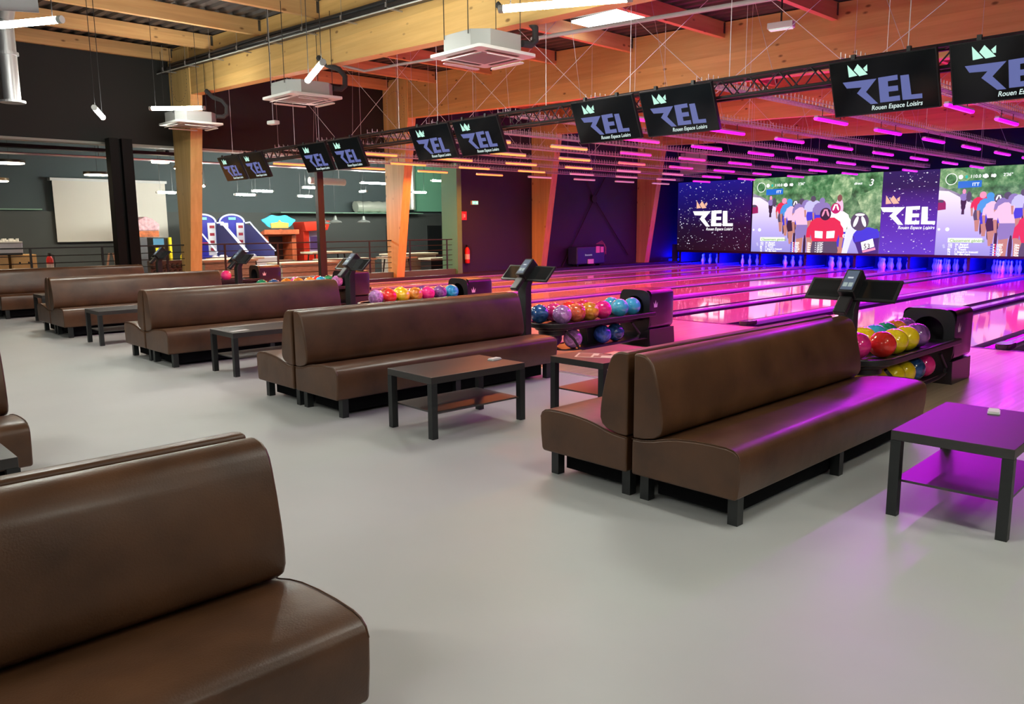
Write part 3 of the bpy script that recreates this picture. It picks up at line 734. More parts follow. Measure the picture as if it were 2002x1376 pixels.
for i, (x0, x1, yc, nm) in enumerate(rows):
    b = make_bench(x1-x0)
    place(b, False, (x0, yc-0.008, 0), 0, 'brown leather bench, camera side of the %s' % nm)
    c = place(b, True, (x1, yc+0.008, 0), PI, 'brown leather bench, far side of the %s' % nm)
# ------------------------------------------------------------------ coffee tables
def make_table():
    t = empty('coffee_table', (0, 0, 0)); tag(t, 'x', 'table', 'black coffee tables')
    B((0, 0, 0.40), (0.90, 0.55, 0.45)).build('tabletop', TABLE, t, bevel=0.002, seg=1)
    for x in (0, 0.85):
        for y_ in (0, 0.5):
            B((x, y_, 0), (x+0.05, y_+0.05, 0.3995)).build('leg', LEG, t)
    B((0.05, 0.02, 0.175), (0.85, 0.53, 0.187)).build('shelf', SHELF, t)
    return t
tp = make_table(); used = False
tabs = [(3.388, 4.351, -0.027, 'black coffee table in the centre of the photo beside the second bench row'),
        (4.668, 3.859, 0.013, 'black coffee table with the red and white leaflets behind the right bench'),
        (4.159, 0.971, 0.032, 'violet lit black coffee table at the right edge of the photo'),
        (3.484, 7.69, 0.0, 'black coffee table between second and third bench rows'),
        (3.235, 11.07, 0.0, 'black coffee table between third and fourth bench rows'),
        (3.425, 14.5, 0.0, 'black coffee table between the two farthest bench rows'),
        (-0.075, 4.19, 0.0, 'black coffee table cut off by the left edge behind the foreground bench')]
for x, y, a, l in tabs:
    place(tp, used, (x, y, 0), a, l); used = True
# things on the tables
def small_card(x, y, rz, label):
    t = empty('sign_block', (x, y, 0.4502), rz, label, 'card holder', 'white card holders on the tables')
    B((-0.055, -0.03, 0), (0.055, 0.03, 0.006)).build('base', WHITEP, t, bevel=0.001)
    B((-0.05, -0.026, 0.006), (0.05, 0.026, 0.014)).build('card', mat('card_paper', (0.72, 0.7, 0.68), 0.6), t, bevel=0.002)
small_card(4.22, 4.60, 0.15, 'small white card holder on the centre coffee table')
small_card(4.93, 1.27, 0.25, 'small white card holder on the violet lit table')
pap = mat('white_paper', (0.75, 0.74, 0.72), 0.6)
o = B((-0.13, -0.03, 0), (0.07, 0.03, 0.002)).build('leaflet', pap); o.location = (3.66, 7.86, 0.4502); o.rotation_euler = (0, 0, 0.2); tag(o, 'narrow white leaflet on the table between second and third bench rows', 'leaflet')
def leaflet(x, y, rz, label, red):
    m = MB(); m.m = 0; m.box((-0.105, -0.148, 0), (0.105, 0.148, 0.0015))
    m.m = 1 if red else 2
    for a, b in (((-0.09, 0.02), (0.09, 0.13)), ((-0.09, -0.06), (-0.01, 0.0))): m.box((a[0], a[1], 0.0015), (b[0], b[1], 0.0019))
    m.m = 2; m.box((0.0, -0.13, 0.0015), (0.09, -0.03, 0.0019))
    o = m.build('leaflet', [mat('cream_paper', (0.75, 0.62, 0.5), 0.5) if not red else mat('red_paper', (0.62, 0.07, 0.05), 0.5), mat('leaflet_pale', (0.8, 0.4, 0.3), 0.5), mat('leaflet_brown', (0.3, 0.12, 0.08), 0.5)])
    o.location = (x, y, 0.4502); o.rotation_euler = (0, 0, rz); tag(o, label, 'leaflet', 'leaflets on the table behind the right bench')
leaflet(4.92, 4.16, 0.55, 'cream leaflet with red print on the table behind the right bench', False)
leaflet(5.13, 4.03, 0.15, 'red leaflet beside the cream one on the table behind the right bench', True)

# ------------------------------------------------------------------ ball return racks
CR = mat('silver_print', (0.72, 0.7, 0.74), 0.35, metal=0.2)
def rrect(y0, y1, z0, z1, r, n=5):
    pts = []
    for cy, cz, a0 in ((y1-r, z0+r, -PI/2), (y1-r, z1-r, 0), (y0+r, z1-r, PI/2), (y0+r, z0+r, PI)):
        for i in range(n+1): a = a0+PI/2*i/n; pts.append((cy+r*math.cos(a), cz+r*math.sin(a)))
    return pts
def make_rack():
    # local origin on the floor; x 0 = tip of the tray, x 2.3 = back of hood; y 0 = centre line
    t = empty('ball_return', (0, 0, 0)); tag(t, 'x', 'ball return rack', 'ball return racks')
    HX0, HX1, HY = 1.78, 2.30, 0.235
    # hood shell with waist
    m = MB(); n = 24
    secs = [(HX0+0.03, 0.0), (HX0+0.25, 0), (HX1-0.03, 0), (HX1, 0.02)]
    loops = []
    for x, ins in secs: loops.append([(x, a, b) for a, b in rrect(-HY+ins, HY-ins, 0.225+0*ins, 0.70-ins, 0.055)])
    vs = [p for l in loops for p in l]; N = len(loops[0]); fs = []
    for k in range(len(loops)-1):
        for i in range(N): j = (i+1) % N; fs.append((k*N+i, k*N+j, (k+1)*N+j, (k+1)*N+i))
    fs.append(tuple((len(loops)-1)*N+i for i in range(N))); m.add(vs, fs)
    m.build('hood', HOOD, t, smooth=True)
    MB().prism([(HX0+0.03, 0), (HX1+0.005, 0), (HX1+0.02, 0.03), (HX1-0.002, 0.222), (HX0+0.004, 0.222), (HX0+0.01, 0.1)], 'y', -HY, HY).build('hood_base', HOOD, t, bevel=0.003)
    # front face with oval mouth
    f = MB(); out = []; inn = []; K = 48
    for i in range(K):
        a = 2*PI*i/K; ca, sa = math.cos(a), math.sin(a)
        hw, hh = HY, 0.26; ex = 5.0
        k_ = (abs(ca)**ex + abs(sa)**ex)**(-1/ex)
        out.append((hw*ca*k_, 0.445+hh*sa*k_)); inn.append((-0.0+0.145*ca, 0.475+0.155*sa))
    x0 = HX0
    vs = [(x0, a, b) for a, b in out] + [(x0, a, b) for a, b in inn] + [(x0+0.3, a*0.95, b) for a, b in inn] + [(x0+0.04, a, b) for a, b in out]
    fs = []
    for i in range(K):
        j = (i+1) % K
        fs += [(i, j, K+j, K+i), (K+i, K+j, 2*K+j, 2*K+i), (3*K+i, 3*K+j, j, i)]
    fs.append(tuple(2*K+i for i in range(K))); f.add(vs, fs); f.build('mouth_frame', PLAST, t, smooth=True)
    cr = MB()
    for s in (-1, 1):
        yy = s*(HY+0.0015); cx, cz = HX0+0.12, 0.53
        pts = [(-0.032, -0.04), (0.032, -0.04), (0.042, 0.025), (0.017, -0.008), (0, 0.05), (-0.017, -0.008), (-0.042, 0.025)]
        cr.flat([(cx+a, yy, cz+b) for a, b in pts])
    cr.build('crown_mark', CR, t)
    # upper tray: stadium ring and dish
    def stad(hw, x0_, x1_, n=14):
        p = [(x1_, -hw)]
        for i in range(n+1): a = -PI/2 - PI*i/n; p.append((x0_+hw+hw*math.cos(a), hw*math.sin(a)))
        p.append((x1_, hw)); return p
    ring = MB(); o1 = stad(0.28, 0.0, 1.86); o2 = stad(0.235, 0.045, 1.86); N = len(o1)
    vs = [(x, y, 0.385) for x, y in o1] + [(x, y, 0.44) for x, y in o1] + [(x, y, 0.44) for x, y in o2] + [(x, y, 0.385) for x, y in o2]
    fs = []
    for i in range(N-1):
        for a, b in ((0, 1), (1, 2), (2, 3), (3, 0)): fs.append((a*N+i, a*N+i+1, b*N+i+1, b*N+i))
    fs += [(0, N, 2*N, 3*N), (N-1, 2*N-1, 3*N-1, 4*N-1)]
    ring.add(vs, fs); ring.build('tray_rim', PLAST, t, bevel=0.012, seg=3)
    MB().prism(stad(0.236, 0.046, 1.84), 'z', 0.395, 0.412).build('tray_floor', PLAST, t)
    MB().prism(stad(0.20, 0.09, 0.42), 'z', 0.345, 0.39).prism(stad(0.165, 0.13, 0.34), 'z', 0.29, 0.35).build('nose_bowl', PLAST, t, bevel=0.015)
    MB().box((0.5, -0.1, 0.32), (1.8, 0.1, 0.395)).build('tray_beam', PLAST, t, bevel=0.01)
    # lower tray and frame
    lo = MB(); lo.prism(stad(0.2, 0.32, 1.80), 'z', 0.108, 0.122); lo.build('lower_tray', PLAST, t)
    for s in (-1, 1):
        MB().tube([(0.28, s*0.21, 0.34), (0.38, s*0.24, 0.25), (0.46, s*0.25, 0.14), (0.56, s*0.255, 0.115), (1.35, s*0.255, 0.13), (1.52, s*0.255, 0.15), (1.56, s*0.25, 0.20), (1.42, s*0.24, 0.34)], 0.015, 8).build('side_guard', PLAST, t, smooth=True)
    MB().prism([(0.78, 0.39), (1.0, 0.39), (0.96, 0.0), (0.86, 0.0)], 'y', -0.06, 0.06).build('support_leg', PLAST, t, bevel=0.01)
    return t
rack = make_rack(); used = False
rk = [(6.2, 2.665, 'ball return rack with yellow and red balls at the right of the photo'), (6.2, 6.105, 'ball return rack with teal, orange and purple balls in the centre'),
      (6.2, 9.53, 'ball return rack behind the central bench row'), (6.2, 12.95, 'ball return rack second farthest, behind the third bench row'), (6.2, 16.38, 'farthest ball return rack, near the left timber column')]
for x, y, l in rk: place(rack, used, (x, y, 0), 0, l); used = True

BC = {'navy': (0.01, 0.05, 0.16), 'lilac': (0.30, 0.13, 0.34), 'red': (0.55, 0.02, 0.015), 'vermilion': (0.62, 0.075, 0.03), 'orange': (0.80, 0.17, 0.015), 'pink': (0.62, 0.02, 0.13), 'crimson': (0.55, 0.015, 0.05),
      'teal': (0.03, 0.28, 0.42), 'blue': (0.02, 0.06, 0.30), 'yellow': (0.60, 0.40, 0.006), 'green': (0.01, 0.22, 0.10), 'purple': (0.12, 0.04, 0.17), 'sky': (0.01, 0.26, 0.62), 'white': (0.75, 0.78, 0.8), 'magenta': (0.65, 0.015, 0.16)}
def ball_mat(n):
    key = 'ball_'+n
    if key in MATS: return MATS[key]
    m, nt, b = nodes(key); L = nt.links.new; c = [min(0.9, x*1.65) for x in BC[n]]
    tc = nt.nodes.new('ShaderNodeTexCoord')
    no = nt.nodes.new('ShaderNodeTexNoise'); no.inputs['Scale'].default_value = 9; no.inputs['Detail'].default_value = 5; no.inputs['Distortion'].default_value = 2.5; L(tc.outputs['Object'], no.inputs['Vector'])
    r = nt.nodes.new('ShaderNodeValToRGB'); r.color_ramp.elements[0].position = 0.38; r.color_ramp.elements[1].position = 0.66
    k = 0.06 if n in ('yellow', 'red', 'teal', 'white', 'magenta') else 0.35
    r.color_ramp.elements[0].color = (*[x*(1-k) for x in c], 1); r.color_ramp.elements[1].color = (*[min(1, x*(1+k*1.6)+0.01*k*5) for x in c], 1)
    L(no.outputs[0], r.inputs[0]); L(r.outputs[0], b.inputs['Base Color'])
    b.inputs['Roughness'].default_value = 0.1; b.inputs['Coat Weight'].default_value = 1.0; b.inputs['Coat Roughness'].default_value = 0.04
    MATS[key] = m
    return m
ball_mesh = {}
def ball(n, x, y, z, label, group):
    if n not in ball_mesh:
        o = MB().sphere((0, 0, 0), 0.1085).build('bowling_ball', ball_mat(n), smooth=True); ball_mesh[n] = o.data
    else: o = bpy.data.objects.new('bowling_ball', ball_mesh[n]); col.objects.link(o)
    o.location = (x, y, z); o.rotation_euler = (x*7, y*5, x+y); tag(o, label, 'bowling ball', group)
ZU = 0.412+0.1085; ZL = 0.122+0.1085
near = -0.118; far = 0.118
def rackballs(k, lst, nm):
    x0, y0, _ = rk[k]
    for colr, dx, side, low in lst:
        y = y0 + (near if side == 'n' else far if side == 'f' else 0.0)
        ball(colr, x0+dx, y, ZL if low else ZU, '%s bowling ball, %s of %s, %.0f cm from tip' % (colr, ('lower tray ' if low else 'upper tray ')+{'n': 'near side', 'f': 'far side', 'c': 'rounded end'}[side], nm, dx*100), 'bowling balls on the %s' % nm)
rackballs(1, [('navy', 0.20, 'f', 0), ('lilac', 0.32, 'n', 0), ('pink', 0.44, 'f', 0), ('vermilion', 0.56, 'n', 0), ('red', 0.70, 'f', 0), ('orange', 0.79, 'n', 0), ('crimson', 0.94, 'f', 0), ('magenta', 1.02, 'n', 0), ('teal', 1.34, 'n', 0), ('teal', 1.47, 'f', 0), ('teal', 1.575, 'n', 0),
              ('lilac', 0.50, 'n', 1), ('blue', 1.02, 'n', 1), ('navy', 1.26, 'n', 1), ('purple', 0.42, 'f', 1), ('blue', 1.15, 'f', 1)], 'centre ball rack')
rackballs(0, [('magenta', 0.215, 'c', 0), ('red', 0.42, 'n', 0), ('yellow', 0.62, 'f', 0), ('yellow', 0.67, 'n', 0), ('yellow', 0.92, 'n', 0), ('teal', 0.86, 'f', 0), ('green', 1.09, 'f', 0), ('orange', 1.32, 'f', 0), ('purple', 1.17, 'n', 0), ('purple', 1.55, 'f', 0),
              ('yellow', 0.66, 'n', 1), ('yellow', 0.89, 'n', 1), ('navy', 1.12, 'n', 1), ('magenta', 1.36, 'n', 1), ('yellow', 0.6, 'f', 1)], 'right ball rack')
rackballs(2, [('lilac', 0.18, 'n', 0), ('red', 0.41, 'n', 0), ('yellow', 0.64, 'n', 0), ('orange', 0.87, 'n', 0), ('magenta', 1.10, 'n', 0), ('purple', 1.33, 'n', 0), ('sky', 1.56, 'n', 0), ('vermilion', 0.53, 'f', 0), ('yellow', 0.77, 'f', 0), ('purple', 1.2, 'f', 0)], 'middle ball rack')
rackballs(3, [('green', 0.18, 'n', 0), ('navy', 0.41, 'n', 0), ('orange', 0.64, 'n', 0), ('orange', 0.87, 'n', 0), ('magenta', 0.96, 'f', 0), ('orange', 1.10, 'n', 0), ('sky', 1.33, 'n', 0), ('red', 1.40, 'f', 0), ('green', 1.62, 'f', 0), ('lilac', 1.66, 'n', 0)], 'fourth ball rack')
rackballs(4, [('magenta', 0.18, 'n', 0), ('white', 0.42, 'f', 0), ('magenta', 0.50, 'n', 0), ('teal', 0.74, 'n', 0), ('white', 0.80, 'f', 0), ('magenta', 1.10, 'n', 0)], 'farthest ball rack')

# ------------------------------------------------------------------ touch terminals
TS = emis('terminal_screen', (0.09, 0.125, 0.19), 0.9); TB = emis('terminal_button', (0.42, 0.52, 0.50), 0.8)
def make_terminal():
    t = empty('touch_terminal', (0, 0, 0)); tag(t, 'x', 'touch terminal', 'touch terminals at the lanes')
    MB().prism([(-0.04, 0), (0.05, 0), (0.05, 0.86), (0.10, 0.96), (0.04, 0.99), (-0.04, 0.84)], 'y', -0.06, 0.06).build('post', BLACK, t, bevel=0.006)
    B((-0.09, -0.12, 0), (0.09, 0.12, 0.012)).build('base_plate', BLACK, t)
    T = Matrix.Translation((0.05, 0, 1.0)) @ Matrix.Rotation(math.radians(45), 4, 'Y')   # face normal (-x, +z)
    # local frame: z' is up along the tilted face, -x' is the face normal
    for s, nm in ((1, 'left'), (-1, 'right')):
        a, b = (0.03, 0.345) if s > 0 else (-0.345, -0.03)
        MB().box((0, a, -0.105), (0.022, b, 0.105), T).build('side_screen', mat('screen_bezel', (0.02, 0.02, 0.022), 0.3), t, bevel=0.003)
        MB().box((-0.002, a+0.022, -0.085), (0.001, b-0.02, 0.085), T).build('side_glass', mat('terminal_glass', (0.01, 0.011, 0.012), 0.06), t)
    hd = empty_part = MB().box((-0.085, -0.062, -0.10), (0.02, 0.062, 0.13), T).build('head', PLAST, t, bevel=0.01)
    MB().box((-0.0875, -0.045, -0.08), (-0.084, 0.045, 0.11), T).build('display', TS, t)
    MB().box((-0.0885, 0.004, -0.052), (-0.087, 0.036, -0.012), T).box((-0.0885, -0.036, -0.052), (-0.087, -0.004, -0.012), T).build('display_buttons', TB, t)
    MB().box((-0.0885, -0.02, 0.03), (-0.087, 0.022, 0.045), T).build('display_logo', emis('terminal_logo', (0.6, 0.65, 0.7), 0.9), t)
    MB().box((-0.05, -0.05, -0.27), (0.0, 0.05, -0.11), T).build('keypad', PLAST, t, bevel=0.012)
    return t
tt = make_terminal(); used = False
for x, y, l in [(6.06, 2.60, 'black touch terminal behind the right bench'), (6.04, 6.10, 'black touch terminal with a pale left wing screen behind the second bench row'),
                (6.02, 9.5, 'black touch terminal behind the end of the third bench row'), (6.0, 12.9, 'black touch terminal with bright reflections near the left timber column'), (5.95, 16.3, 'farthest black touch terminal beside the black steel post')]:
    place(tt, used, (x, y, 0), 0, l); used = True

# ------------------------------------------------------------------ ceiling cassettes
def make_cassette():
    t = empty('air_conditioner', (0, 0, 0)); tag(t, 'x', 'air conditioner', 'white ceiling cassette units')
    c = 0.17; h = 0.425
    octo = [(-h+c, -h), (h-c, -h), (h, -h+c), (h, h-c), (h-c, h), (-h+c, h), (-h, h-c), (-h, -h+c)]
    MB().prism(octo, 'z', 0.03, 0.235).build('body', mat('cassette_metal', (0.42, 0.43, 0.42), 0.45, metal=0.2), t, bevel=0.004)
    pr = []
    for q in range(4):
        for i in range(4):
            a = PI/2*q + PI/2*i/3; r = 0.05; cx = (0.485-r)*(1 if q in (0, 3) else -1); cy = (0.485-r)*(1 if q in (0, 1) else -1)
            pr.append((cx+r*math.cos(a), cy+r*math.sin(a)))
    MB().prism(pr, 'z', -0.01, 0.03).build('panel', WHITEP, t, bevel=0.006)
    B((-0.26, -0.26, -0.016), (0.26, 0.26, -0.009)).build('grille', mat('grille_grey', (0.25, 0.24, 0.24), 0.6, bump=0.5, bscale=150), t, bevel=0.003)
    for q in range(4):
        R = Matrix.Rotation(PI/2*q, 4, 'Z')
        MB().box((-0.27, 0.33, -0.013), (0.27, 0.385, -0.0095), R).build('air_slot', BLACK, t)
        v = MB().prism([(-0.30, 0.33), (-0.27, 0.315), (0.27, 0.315), (0.30, 0.33), (0.30, 0.36), (0.27, 0.375), (-0.27, 0.375), (-0.30, 0.36)], 'z', -0.006, 0.002, R @ Matrix.Translation((0, 0.075, -0.05)) @ Matrix.Translation((0, 0.33, 0)) @ Matrix.Rotation(math.radians(-12), 4, 'X') @ Matrix.Translation((0, -0.33, 0))).build('vane', WHITEP, t)
        MB().cyl((0.44*(1 if q in (0, 3) else -1), 0.455*(1 if q in (0, 1) else -1)*0.5, 0.18), (0.44*(1 if q in (0, 3) else -1), 0.455*(1 if q in (0, 1) else -1)*0.5, 1.42), 0.006, 5).build('hanger_rod', BLACK, t)
    MB().tube([(0.42, -0.28, 0.18), (0.56, -0.30, 0.18), (0.64, -0.30, 0.24), (0.66, -0.28, 0.40), (0.60, -0.2, 0.52), (0.50, 0.0, 0.6), (0.45, 0.2, 0.75)], 0.045, 10).build('insulated_pipe', mat('pipe_foam', (0.03, 0.03, 0.032), 0.8), t, smooth=True)
    return t
ac = make_cassette(); used = False
for x, y, z, l in [(7.05, 7.84, 3.61, 'white ceiling air conditioner cassette nearest the camera, top centre'), (7.02, 12.30, 3.61, 'white ceiling air conditioner cassette left of the end-on tube lamp'), (7.0, 16.80, 3.61, 'white ceiling air conditioner cassette in front of the left timber column')]:
    place(ac, used, (x, y, z), 0, l); used = True

# ------------------------------------------------------------------ tube lamps
TUBE = emis('white_tube_glow', (0.96, 0.98, 0.88), TUBE_E)
def tube_lamp(p, q, label, z, hang, r=0.035, group='white tube lamps', tm=None):
    p = Vector((p[0], p[1], 0)); q = Vector((q[0], q[1], 0)); c = (p+q)/2; L = (q-p).length; a = math.atan2(q.y-p.y, q.x-p.x)
    t = empty('tube_lamp', (c.x, c.y, z), a, label, 'lamp', group)
    MB().cyl((-L/2+0.05, 0, 0), (L/2-0.05, 0, 0), r, 14).build('tube', tm or TUBE, t, smooth=True)
    for s in (-1, 1):
        MB().cyl((s*(L/2-0.05), 0, 0), (s*L/2, 0, 0), r*1.1, 14).build('end_cap', GREYP, t)
        MB().cyl((s*(L/2-0.12), 0, r), (s*(L/2-0.12), 0, hang-z), 0.005, 5).build('suspension_rod', BLACK, t)
    return t
tube_lamp((5.64, 6.03), (6.30, 4.90), 'bright white tube lamp at the top centre edge of the photo', 3.6, ztop(5.4))
tube_lamp((1.98, 10.37), (2.62, 9.28), 'bright white tube lamp at the upper left edge', 3.6, ztop(9.8))
tube_lamp((5.76, 15.65), (6.50, 14.93), 'white tube lamp in front of the left timber column', 3.70, ztop(15.3))
tube_lamp((5.62, 9.70), (5.14, 8.50), 'white tube lamp seen end-on over the second cassette', 3.4, ztop(9.1))
tube_lamp((3.84, 12.5), (4.28, 13.55), 'white tube lamp seen end-on in front of the dark upper wall', 3.2, ztop(13.0))
# the same lamps continue over the lounge behind and beside the camera
for x, y, a in ((3.2, 1.5, 1.2), (-0.8, 3.8, -0.9), (-2.5, -0.5, 1.2), (2.0, -3.2, -0.9), (5.2, -1.5, 1.2), (-3.2, 7.0, -0.9), (0.2, 7.5, 1.2), (-5.5, 3, 1.2)):
    if (x, y) == (3.2, 1.5): x, y = 3.4, 1.2
    tube_lamp((x-0.6*math.cos(a), y-0.6*math.sin(a)), (x+0.6*math.cos(a), y+0.6*math.sin(a)), 'white tube lamp over the lounge outside the photo near x %.0f y %.0f' % (x, y), 3.7, ztop(y))

# ------------------------------------------------------------------ services under the roof
t = empty('cable_ladder', (7.28, 8, 0), 0, 'black bundle of cables on brackets along the nearest timber beam', 'cable tray')
def zc(y): return 4.95 - SLOPE*(18.5-y)
for dx, dz, r in ((-0.02, 0.03, 0.04), (-0.075, 0.03, 0.035), (0.05, 0.045, 0.035), (-0.04, 0.10, 0.038)):
    MB().tube([(dx+0.012*math.sin(i*1.3+dz*50), YS+0.3-8+1.0*i, zc(YS+0.3+i)+dz+0.01*math.sin(i*0.9)) for i in range(0, 28)], r, 7).build('cable_bundle', BLACK, t, smooth=True)
MB().add([(-0.08, YS-8, zc(YS)-0.02), (0.08, YS-8, zc(YS)-0.02), (0.08, 18.9-8, zc(18.9)-0.02), (-0.08, 18.9-8, zc(18.9)-0.02), (-0.1, YS-8, zc(YS)), (0.1, YS-8, zc(YS)), (0.1, 18.9-8, zc(18.9)), (-0.1, 18.9-8, zc(18.9))],
          [(0,3,2,1),(4,5,6,7),(0,1,5,4),(1,2,6,5),(2,3,7,6),(3,0,4,7)]).build('tray', BLACK, t)
MB().cyl((-0.14, YS-8, zc(YS)-0.055), (-0.14, 18.8-8, zc(18.8)-0.055), 0.012, 6).build('conduit', mat('dull_tray', (0.4, 0.42, 0.4), 0.5), t)
for i in range(22):
    br = MB()
    y = 18.4-1.2*i; z = zc(y)
    br.box((-0.17, y-8-0.012, z-0.05), (0.13, y-8+0.012, z-0.03)); br.box((-0.17, y-8-0.012, z-0.05), (-0.15, y-8+0.012, z+0.04))
    br.cyl((-0.15, y-8, z-0.03), (-0.15, y-8, z+0.5), 0.004, 4, cap=False)
    br.build('bracket', STEEL, t)
dt = MB().tube([(8.3, 13.55, 4.55), (8.3, 12.35, 4.22), (8.35, 11.4, 4.20), (8.5, 10.4, 4.18), (8.5, 9.3, 4.16)], 0.022, 8).build('drain_pipe', GREYP, smooth=True); tag(dt, 'thin grey pipe running from the end-on tube lamp to the nearest cassette', 'pipe')
pp = MB().cyl((9.0, 8.9, 4.29), (9.0, -6, 3.55), 0.03, 10).build('drain_pipe', GREYP, smooth=True); tag(pp, 'grey pipe under the roof right of the nearest cassette', 'pipe')
dk = empty('vertical_duct', (2.95, 13.0, 0), 0, 'galvanised round duct hanging with a flanged mouth at the upper left', 'duct')
MB().cyl((0, 0, 3.25), (0, 0, 4.3), 0.105, 24).build('duct_pipe', STEEL, dk, smooth=True)
MB().cyl((0, 0, 3.23), (0, 0, 3.26), 0.16, 24, cap=True).build('flange', STEEL, dk)
MB().cyl((0, 0, 3.86), (0, 0, 3.9), 0.13, 24).build('collar', STEEL, dk)
MB().cyl((0, 0, 4.3), (0.12, 0, 4.9), 0.105, 20).build('duct_elbow', STEEL, dk, smooth=True)
d2 = MB().cyl((2.35, 9.05, 3.70), (1.55, 9.25, 3.66), 0.125, 28).build('round_duct', mat('duct_grey', (0.4, 0.41, 0.42), 0.45, metal=0.3), smooth=True); tag(d2, 'large grey round duct in the top left corner above the tube lamp', 'duct')
# strut bars between joists upper left
for i, (a, b) in enumerate((((4.0, 13.2, 4.86), (6.4, 12.2, 4.83)), ((5.2, 16.2, 4.92), (8.0, 12.0, 4.80)))):
    pass
em = empty('emergency_light', (10.5, 5.64, 4.15), 0.2, 'white emergency light box hanging in front of the second timber beam', 'emergency light', 'emergency lights')
B((-0.07, -0.17, -0.04), (0.07, 0.17, 0.04)).build('housing', WHITEP, em, bevel=0.008); B((-0.05, -0.15, -0.055), (0.05, 0.15, -0.041)).build('diffuser', mat('milky', (0.7, 0.8, 0.75), 0.3, emit=(0.5, 1, 0.8), es=0.5), em); MB().cyl((0, 0, 0.04), (0, 0, ztop(5.6)-4.15), 0.012, 6).build('rod', BLACK, em)
em = empty('emergency_light', (7.05, 13.4, 3.337), 0.2, 'small white light box hanging below the second cassette', 'emergency light', 'emergency lights')
B((-0.06, -0.11, -0.035), (0.06, 0.11, 0.035)).build('housing', WHITEP, em, bevel=0.02); MB().cyl((0, 0, 0.03), (0, 0, ztop(13.4)-3.337), 0.005, 6).build('rod', WIRE, em)
# hanging wires of the truss and bracing cables
for y in (17.0, 14.3, 13.4, 10.9, 9.9, 7.6, 6.2, 4.85, 3.0, 1.2): MB().cyl((-0.08, y-8, 0.09), (-0.08, y-8, ztop(y)-2.96), 0.0042, 5, cap=False).build('suspension_wire', WIRE, tr)
def cable(p, q):
    p = Vector(p); q = Vector(q); o = MB().cyl((0, 0, 0), q-p, 0.0038, 5, cap=False).build('bracing_cable', WIRE); o.location = p
    tag(o, 'thin slanting steel cable between the wire baskets and the roof', 'cable', 'slanting cables above the lanes')
for y, x in ((14.6, 9.2), (12.9, 9.6), (11.2, 9.4), (9.4, 9.2), (7.6, 9.0), (5.8, 9.2), (4.0, 9.2)):
    cable((x, y, 3.15), (x-0.8, y+1.9, ztop(y+1.9))); cable((x, y, 3.15), (x+1.0, y-1.9, ztop(y-1.9)))
    cable((x+5.4, y, 3.15), (x+4.7, y+1.7, ztop(y+1.7))); cable((x+5.4, y, 3.15), (x+6.4, y-1.7, ztop(y-1.7)))

# ------------------------------------------------------------------ posts and railing
po = empty('steel_post', (6.14, 18.6, 0), 0, 'black steel H-section post in front of the projection screen', 'post', 'black steel posts')
hpr = [(-0.21, -0.1), (-0.13, -0.1), (-0.13, -0.02), (0.06, -0.02), (0.06, -0.1), (0.23, -0.1), (0.23, 0.1), (-0.21, 0.1)]
MB().box((-0.23, -0.14, 0), (-0.05, 0.14, 3.42)).box((0.02, -0.14, 0), (0.24, 0.14, 3.42)).box((-0.06, -0.02, 0), (0.03, 0.12, 3.42)).build('shaft', mat('post_black', (0.006, 0.006, 0.006), 0.6, spec=0.15), po, bevel=0.004)
po = empty('steel_post', (10.98, 18.6, 0), 0, 'thin black steel post between the arcade machines and the tables', 'post', 'black steel posts')
MB().box((-0.09, -0.07, 0), (0.02, 0.07, 3.4)).box((0.03, -0.05, 0), (0.10, 0.05, 3.4)).build('shaft', mat('post_brown', (0.012, 0.010, 0.010), 0.5), po, bevel=0.004)
ra = empty('railing', (0, 18.80, 0.24), 0, 'black steel railing with five bars between lounge and games room', 'railing')
MB().box((-3, -0.025, 0.87), (15.55, 0.025, 0.90)).build('handrail', BLACK, ra, bevel=0.005)
for k in range(5): MB().cyl((-3, 0, 0.12+0.15*k), (15.55, 0, 0.12+0.15*k), 0.009, 6, cap=False).build('bar', BLACK, ra)
for k in range(12): x = 15.35-1.38*k; B((x-0.02, -0.012, -0.1), (x+0.02, 0.02, 0.87)).build('post', BLACK, ra)

# ------------------------------------------------------------------ games room beyond the railing
FZ = -0.5
struct('floor.003', B((XW, YW-0.3, FZ-0.1), (22.5, 27.2, FZ)), mat('dark_grey_floor', (0.12, 0.12, 0.12), 0.5))
struct('wall_left.002', B((-4, 27.0, FZ), (22.5, 27.2, 2.05)), mat('dark_slate_wall', (0.085, 0.092, 0.088), 0.75, var=0.05, vscale=1))
struct('wall_left.003', B((-4, 27.15, 2.05), (22.5, 27.3, 5)), mat('slate_wall_upper', (0.08, 0.105, 0.11), 0.75))
struct('trim_7', B((14.0, 26.4, 2.03), (20.35, 27.2, 2.07)), mat('pale_green_ledge', (0.22, 0.38, 0.28), 0.6))
struct('trim_8', B((2.0, 26.95, 2.08), (6.6, 27.2, 2.12)), MATS['pale_green_ledge'])
struct('wall_left.004', B((20.4, 26.9, 2.14), (22.4, 27.1, 5)), mat('green_lit_wall', (0.25, 0.62, 0.40), 0.7))  # green light on this wall section is carried by its base colour
struct('wall_left.005', B((22.4, YW+0.2, FZ), (22.6, 27.2, 5)), mat('slate_side_wall', (0.08, 0.11, 0.10), 0.75))
struct('wall_left.006', B((-4.2, YW+0.2, FZ), (-4, 27.2, 5)), MATS['slate_side_wall'])
struct('ceiling.002', B((-4, YW+0.2, 4.6), (22.5, 27.2, 4.7)), mat('black_ceiling', (0.012, 0.012, 0.012), 0.8))
struct('door_1', B((18.9, 26.93, FZ), (19.35, 27.0, 1.56)), mat('near_black_door', (0.012, 0.012, 0.013), 0.5))
struct('door_2', B((21.0, 26.93, FZ), (21.7, 27.0, 1.56)), MATS['near_black_door'])
ps = empty('projection_screen', (8.55, 26.9, 1.13), 0, 'large blank projection screen behind the black post', 'screen')
